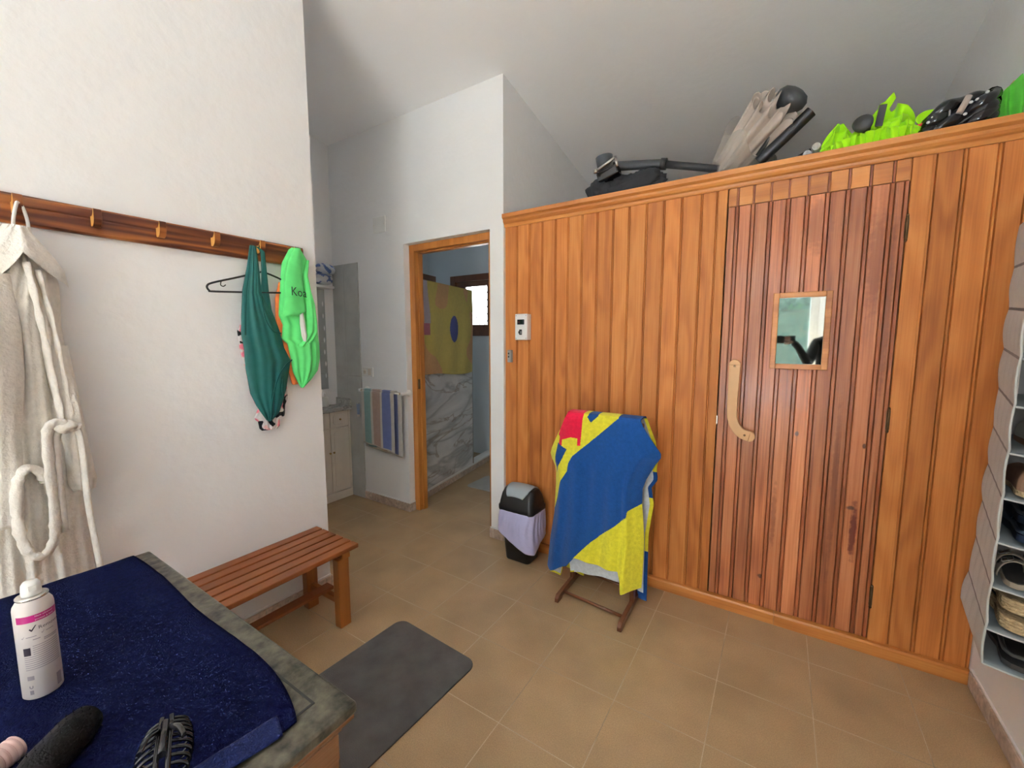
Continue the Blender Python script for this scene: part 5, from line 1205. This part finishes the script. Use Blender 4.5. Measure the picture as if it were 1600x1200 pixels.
# beige parasol in clear wrap
gp = empty('beige_parasol', (.98, .45, TOPZ), 'closed beige parasol in clear plastic wrap, tilted up at the middle of the sauna top', 'parasol')
A0 = Vector((.80, .52, 2.30)); A1 = Vector((1.055, .36, 2.515)); axd = (A1-A0); AL = axd.length; ad_ = axd.normalized(); uu = Vector((0, -1, 0)); uu = (uu-ad_*uu.dot(ad_)).normalized(); vv_ = ad_.cross(uu)
def pleat(r0, r1, n_, amp, seed, lo, hi, tipamp=.03):
    def f_(u, v):
        a = u*2*PI; s = lerp(lo, hi, v); r = lerp(r0, r1, v**.8); k = 1+amp*(.4+.6*v)*math.sin(a*n_+seed+.6*math.sin(v*3))+.08*math.sin(a*3+seed)
        tip = tipamp*v*(math.sin(a*n_+seed+1.2)+.6*math.sin(a*2+seed))
        p = A0+ad_*(AL*s+tip)+(uu*math.cos(a)+vv_*math.sin(a))*r*k; p.z = max(p.z, TOPZ+.001); return p
    return f_
mb = MB(); mb.grid(pleat(.060, .118, 13, .17, .4, 0, 1.0, .022), 240, 50, wrap=True); mb.grid(pleat(.045, .085, 9, .22, 1.9, .3, 1.10, .03), 200, 40, wrap=True); mb.grid(pleat(.03, .055, 7, .25, 3.9, .3, 1.05, .02), 160, 30, wrap=True); mb.build('canopy', M['beige'], gp, solid=.003)
mb = MB(); mb.grid(pleat(.060, .150, 4, .06, .9, -.12, .62, .03), 80, 24, wrap=True); mb.build('plastic_wrap', M['wrap'], gp, solid=.0008)
kd = Vector((.55, -.30, .62)).normalized()
mb = MB(); mb.tube([A0+ad_*.15, (1.075, .33, 2.505)], .024, 20); mb.build('pole', M['dgrey'], gp)
mb = MB(); mb.lathe([(.024, -.075), (.028, -.02), (.056, 0), (.069, .02), (.069, .045), (.052, .068), (.02, .078), (0, .079)], (1.088, .325, 2.515), 32, align(kd)); mb.build('foot_cap', M['dgrey'], gp)
mb = MB(); mb.tube([(.99, .33, 2.29), (1.09, .315, 2.37), (1.190, .30, 2.455)], .0255, 22, caps=False); mb.tube([(1.065, .32, 2.35), (1.185, .301, 2.450)], .021, 20); mb.build('lower_pole', M['black'], gp)
mb = MB(); mb.tube([(1.05, .34, 2.49), (1.035, .34, 2.40), (.98, .36, 2.33)], .010, 10); mb.build('rib', M['dgrey'], gp)
mb = MB(); mb.box(.955, 1.05, .335, .345, 2.555, 2.572); mb.build('chrome_rib', M['steel'], gp, bevel=.003)
# white tubes
pt = empty('white_tubes', (1.21, .34, TOPZ), 'white plastic tube ends lying between the beige and lime green parasols', 'tubes')
for x, z in ((1.218, 2.298), (1.185, 2.272)):
    mb = MB(); dv = Vector((.10, .99, .0)); c_ = Vector((x, .30, z)); mb.lathe([(.016, 0), (.0165, .002), (.0165, .30), (.0125, .30), (.0125, .002), (.016, 0)], c_, 22, align(dv), caps=False); mb.build('tube', M['white'], pt)
mb = MB(); mb.tube([(1.10, .36, 2.262), (1.20, .34, 2.300)], .009, 10); mb.tube([(1.095, .36, 2.252), (1.10, .36, 2.285)], .011, 10); mb.build('rod', M['black'], pt)
mb = MB(); mb.box(1.06, 1.26, .33, .62, TOPZ, TOPZ+.033); mb.build('bundle', M['white'], pt, bevel=.01)
# lime parasol
lp = empty('lime_parasol', (1.39, .42, TOPZ), 'crumpled neon green parasol on the sauna top right of the beige one', 'parasol')
def ruf(c, ax_, n_, r0, r1, L, amp, seed):
    ax_ = Vector(ax_).normalized(); u1 = Vector((0, 0, 1)); u1 = (u1-ax_*u1.dot(ax_)).normalized(); v1 = ax_.cross(u1); c = Vector(c)
    def f_(u, v):
        a = u*2*PI; r = lerp(r0, r1, v); k = 1+amp*(.2+.8*v)*math.sin(a*n_+seed+math.sin(v*4))+.12*math.sin(a*2+seed)
        p = c+ax_*(L*v+.03*v*math.sin(a*n_*.5+seed))+(u1*math.cos(a)+v1*math.sin(a))*r*k; p.z = max(p.z, TOPZ+.001); return p
    return f_
mb = MB()
def sheet(prof_, y, amp, fr, lean, seed):
    x0, x1 = prof_[0][0], prof_[-1][0]
    def f_(u, v):
        x = lerp(x0, x1, u); top = smooth_interp(prof_, x)[0]; z = lerp(TOPZ+.002, top, v)
        w_ = math.sin(u*fr+seed+1.5*math.sin(v*2+seed))
        return (x+.010*math.cos(u*fr*1.3+seed)*v, y+amp*(.35+.65*v)*w_-lean*v+.004*mnoise.noise(Vector((u*9, v*6, seed))), z)
    return f_
mb.grid(sheet([(1.225, 2.26), (1.285, 2.40), (1.325, 2.405), (1.342, 2.34), (1.39, 2.375), (1.463, 2.455), (1.474, 2.41), (1.50, 2.435), (1.53, 2.41), (1.552, 2.36), (1.575, 2.30)], .42, .022, 26, .05, .3), 160, 24)
mb.grid(sheet([(1.24, 2.28), (1.275, 2.36), (1.32, 2.36), (1.36, 2.30), (1.42, 2.34), (1.48, 2.37), (1.53, 2.37), (1.56, 2.30)], .36, .020, 34, .02, 2.1), 160, 20)
mb.grid(sheet([(1.235, 2.275), (1.30, 2.30), (1.36, 2.315), (1.40, 2.325), (1.46, 2.335), (1.52, 2.33), (1.565, 2.29)], .305, .020, 62, .0, .9), 240, 16)
mb.grid(sheet([(1.24, 2.26), (1.30, 2.285), (1.36, 2.30), (1.46, 2.305), (1.55, 2.285)], .27, .014, 75, .0, 4.0), 240, 12)
mb.build('canopy', M['neon'], lp, solid=.003)
mb = MB()
mb.add([(1.36, .33, 2.33), (1.475, .32, 2.462), (1.485, .33, 2.44), (1.44, .34, 2.35)], [(0, 1, 2, 3)])
mb.build('flap', M['neon'], lp, solid=.004)
mb = MB(); mb.lathe([(.020, -.05), (.024, -.01), (.034, .0), (.036, .012), (.026, .024), (0, .027)], (1.376, .262, 2.335), 28, align((-.25, -1, .15))); mb.tube([(1.376, .28, 2.336), (1.42, .60, 2.33)], .018, 16); mb.build('pole', M['dgrey'], lp)
mb = MB(); mb.obox((1.435, .285, 2.365), (.026, .006, .085), rot('Y', .12)); mb.build('strap', M['black'], lp, bevel=.001)
# small lime cup with red flowers
fc = empty('beach_toy', (1.585, .36, TOPZ), 'small lime plastic toy with red trim between the green parasol and black dinghy', 'toy')
mb = MB(); mb.lathe([(.020, -.05), (.034, -.008), (.038, 0), (.034, .004), (.028, -.006), (0, -.012)], (1.592, .33, 2.335), 28, align((-.1, -1, .5))); mb.build('cup', M['neon'], fc)
mb = MB(); blob(mb, (1.572, .325, 2.300), (.018, .015, .013), 1, .3, 16, 10); mb.build('trim', plain('red_plastic', (.65, .03, .03), .5), fc)
mb = MB(); blob(mb, (1.600, .32, 2.292), (.020, .015, .012), 3, .3, 16, 10); mb.build('trim', plain('yellow_plastic', (.75, .45, .12), .5), fc)
mb = MB(); blob(mb, (1.585, .36, 2.262), (.045, .04, .042), 3, .2, 20, 12); mb.build('base', M['neon'], fc)
# black glossy rubber dinghy bundle with pale dots
bd_ = empty('rubber_bundle', (1.70, .38, TOPZ), 'glossy black rolled rubber bundle with white dots on the sauna top near the right wall', 'inflatable')
mb = MB()
for i, (r_, a_, z_) in enumerate(((.0235, .60, 2.29), (.026, .52, 2.325), (.024, .42, 2.355), (.022, .35, 2.300))):
    cpt = Vector((1.672+.006*i, .36-.006*i, z_-.018)); pts = []
    for k in range(40):
        t = 2*PI*k/40; pts.append(cpt+Vector((.105*math.cos(t)*(1-.08*i), .03*math.sin(2*t)-.02, .030*math.sin(t)*(1-.05*i)+.030*math.cos(t))))
    mb.tube(pts+[pts[0]], [r_*(1+.18*math.sin(k*.9+i)) for k in range(41)], 12, caps=False)
for i in range(2): blob(mb, (1.635+.07*i, .40, 2.275+.03*i), (.085, .04, .06), i+2, .3, 40, 20)
for v in mb.V:
    v.z = max(v.z, TOPZ+.002); v.x = min(v.x, 1.80)
bdd = mb.build('body', M['blackgloss'], bd_)
mb = MB()
for x, z in ((1.600, 2.296), (1.612, 2.312), (1.622, 2.318), (1.628, 2.305), (1.700, 2.325), (1.718, 2.340), (1.735, 2.345), (1.748, 2.335), (1.76, 2.365), (1.705, 2.30)):
    mb.lathe([(.0062, 0), (.0045, .002), (0, .0028)], (x-.015, .282, z), 10, align((-.2, -1, .1)))
dt = mb.build('dots', M['white'], bd_)
mb = MB(); mb.tube([(1.672, .280, 2.305), (1.696, .283, 2.365)], .0105, 14); mb.build('valve_tube', M['beige'], bd_)
mb = MB(); mb.tube(bez([(1.61, .285, 2.275), (1.64, .280, 2.285), (1.645, .283, 2.325), (1.638, .29, 2.345)], 5), .003, 8); mb.build('cord', M['grey'], bd_)
# green bag with stick at the right wall
gb = empty('green_bag', (1.83, .5, TOPZ), 'bright green fabric bundle with a wooden stick in the corner by the right wall', 'bag')
mb = MB()
def gbf(u, v):
    x = lerp(1.735, 1.866, u); top = lerp(2.275, 2.45, u**.8); z = lerp(TOPZ+.002, top, v)
    return (x, .355-.02*math.sin(v*5+u*4)-.012*math.sin(u*22)+.1*(v-.5), z)
mb.grid(gbf, 30, 24); blob(mb, (1.79, .60, 2.30), (.07, .13, .10), 3, .2, 30, 20); 
for v in mb.V: v.x = min(v.x, 1.866)
mb.build('bundle', M['green'], gb, solid=.0)
mb = MB(); mb.tube([(1.77, .42, 2.30), (1.852, .41, 2.432)], .007, 10); mb.build('stick', M['handlew'], gb)

# ---------- the person taking the picture, seen only as a reflection
ph = empty('smartphone', CAM+Vector((.02, -.03, -.01)), 'dark smartphone held sideways, reflected in the sauna door pane', 'phone')
mb = MB(); mb.obox(CAM+Vector((.035, -.026, 0)), (.150, .008, .073), Matrix.Identity(3)); mb.build('body', M['blackgloss'], ph, bevel=.003)
def skinned(name, chain, edges, mat, parent=None, sub=2):
    me = bpy.data.meshes.new(name); L = ROOTLOC[parent.name]
    me.from_pydata([tuple(Vector(p)-L) for p, r in chain], edges, []); o = bpy.data.objects.new(name, me); C.objects.link(o); o.parent = parent
    ROOTLOC[o.name] = L; o['_part'] = 1
    md = o.modifiers.new('skin', 'SKIN'); md.use_smooth_shade = True
    for i, (p, r) in enumerate(chain): me.skin_vertices[0].data[i].radius = (r if isinstance(r, tuple) else (r, r))
    me.skin_vertices[0].data[0].use_root = True
    s = o.modifiers.new('sub', 'SUBSURF'); s.levels = sub; s.render_levels = sub; me.materials.append(mat); return o
pe = empty('person', (1.60, -2.72, 0), 'person in dark clothes holding the phone, reflected in the sauna door pane', 'person')
bodyc = [((1.60, -2.72, .95), (.15, .11)), ((1.60, -2.72, 1.15), (.13, .10)), ((1.60, -2.72, 1.35), (.16, .10)), ((1.60, -2.71, 1.47), (.06, .06)), ((1.60, -2.70, 1.54), (.055, .06)),
         ((1.43, -2.70, 1.39), .055), ((1.37, -2.50, 1.18), .045), ((1.27, -2.26, 1.35), .032), ((1.225, -2.19, 1.40), .028),
         ((1.76, -2.70, 1.39), .055), ((1.79, -2.66, 1.12), .045), ((1.76, -2.52, .95), .034), ((1.75, -2.46, .90), .028),
         ((1.51, -2.72, .88), .09), ((1.50, -2.72, .48), .065), ((1.50, -2.73, .10), .045), ((1.50, -2.62, .04), .04),
         ((1.69, -2.72, .88), .09), ((1.70, -2.72, .48), .065), ((1.70, -2.73, .10), .045), ((1.70, -2.62, .04), .04)]
eds = [(0, 1), (1, 2), (2, 3), (3, 4), (2, 5), (5, 6), (6, 7), (7, 8), (2, 9), (9, 10), (10, 11), (11, 12), (0, 13), (13, 14), (14, 15), (15, 16), (0, 17), (17, 18), (18, 19), (19, 20)]
skinned('body', bodyc, eds, M['jacket'], pe)
mb = MB(); 
def headf(u, v):
    a = u*2*PI; b = v*PI; d_ = Vector((math.cos(a)*math.sin(b), math.sin(a)*math.sin(b), -math.cos(b)))
    k = 1; f_ = max(0, d_.y)
    r = Vector((.074*d_.x, .095*d_.y, .118*d_.z)); 
    if d_.z < 0: r.x *= 1+.25*d_.z
    nose = .022*math.exp(-((d_.x/.14)**2+((d_.z+.12)/.16)**2))*(1 if d_.y > 0 else 0)
    eye = -.008*(math.exp(-(((d_.x-.38)/.18)**2+((d_.z-.10)/.12)**2))+math.exp(-(((d_.x+.38)/.18)**2+((d_.z-.10)/.12)**2)))*(1 if d_.y > 0 else 0)
    lip = .005*math.exp(-((d_.x/.25)**2+((d_.z+.48)/.07)**2))*(1 if d_.y > 0 else 0)
    return Vector((1.60, -2.68, 1.635))+r+Vector((0, nose+eye+lip, 0))
mb.grid(headf, 48, 36, wrap=True); mb.build('head', M['skin'], pe)
mb = MB(); mb.grid(lambda u, v: Vector((1.60, -2.692, 1.650))+Vector((.086*math.cos(u*2*PI)*math.sin(.12+v*1.75), .104*math.sin(u*2*PI)*math.sin(.12+v*1.75)-.012, .124*math.cos(.12+v*1.75)-(.0 if math.sin(u*2*PI) < .3 else -.05*v))), 40, 20, wrap=True); mb.build('hair', M['hair'], pe, solid=.01)
for s_ in (-1, 1):
    mb = MB(); mb.lathe([(0, -.012), (.012, -.008), (.014, .004), (.006, .010), (0, .008)], (1.60+s_*.076, -2.685, 1.63), 14, align((s_, .2, 0)), sx=1.4); mb.build('ear', M['skin'], pe)
# right hand gripping the phone end, left hand relaxed
hc = Vector((1.222, -2.185, 1.405))
hand = [(hc, .026), (hc+Vector((-.010, .012, .012)), .026)]
he = [(0, 1)]
for i, dz in enumerate((.034, .014, -.006, -.024)):
    b = len(hand); hand += [(hc+Vector((-.022, .010, dz*.8)), .010), (hc+Vector((-.030, .034, dz)), .009), (hc+Vector((-.046, .038, dz)), .008), (hc+Vector((-.064, .030, dz*.95)), .007)]
    he += [(1, b), (b, b+1), (b+1, b+2), (b+2, b+3)]
b = len(hand); hand += [(hc+Vector((-.020, -.006, .024)), .011), (hc+Vector((-.042, -.010, .034)), .009), (hc+Vector((-.060, -.006, .030)), .008)]; he += [(1, b), (b, b+1), (b+1, b+2)]
skinned('hand', hand, he, M['skin'], pe)
hc = Vector((1.748, -2.44, .885)); hand = [(hc, .026), (hc+Vector((0, .03, -.035)), .028)]; he = [(0, 1)]
for i, dx in enumerate((-.028, -.010, .009, .026)):
    L3 = (.9, 1.0, .95, .75)[i]; b = len(hand)
    hand += [(hc+Vector((dx, .045, -.060)), .010), (hc+Vector((dx, .055*L3, -.090*L3-.005)), .009), (hc+Vector((dx, .050, -.120*L3)), .008)]; he += [(1, b), (b, b+1), (b+1, b+2)]
b = len(hand); hand += [(hc+Vector((-.034, .035, -.035)), .011), (hc+Vector((-.046, .055, -.060)), .009)]; he += [(1, b), (b, b+1)]
skinned('hand', hand, he, M['skin'], pe)

for o in bpy.data.objects:
    if '_part' in o: del o['_part']
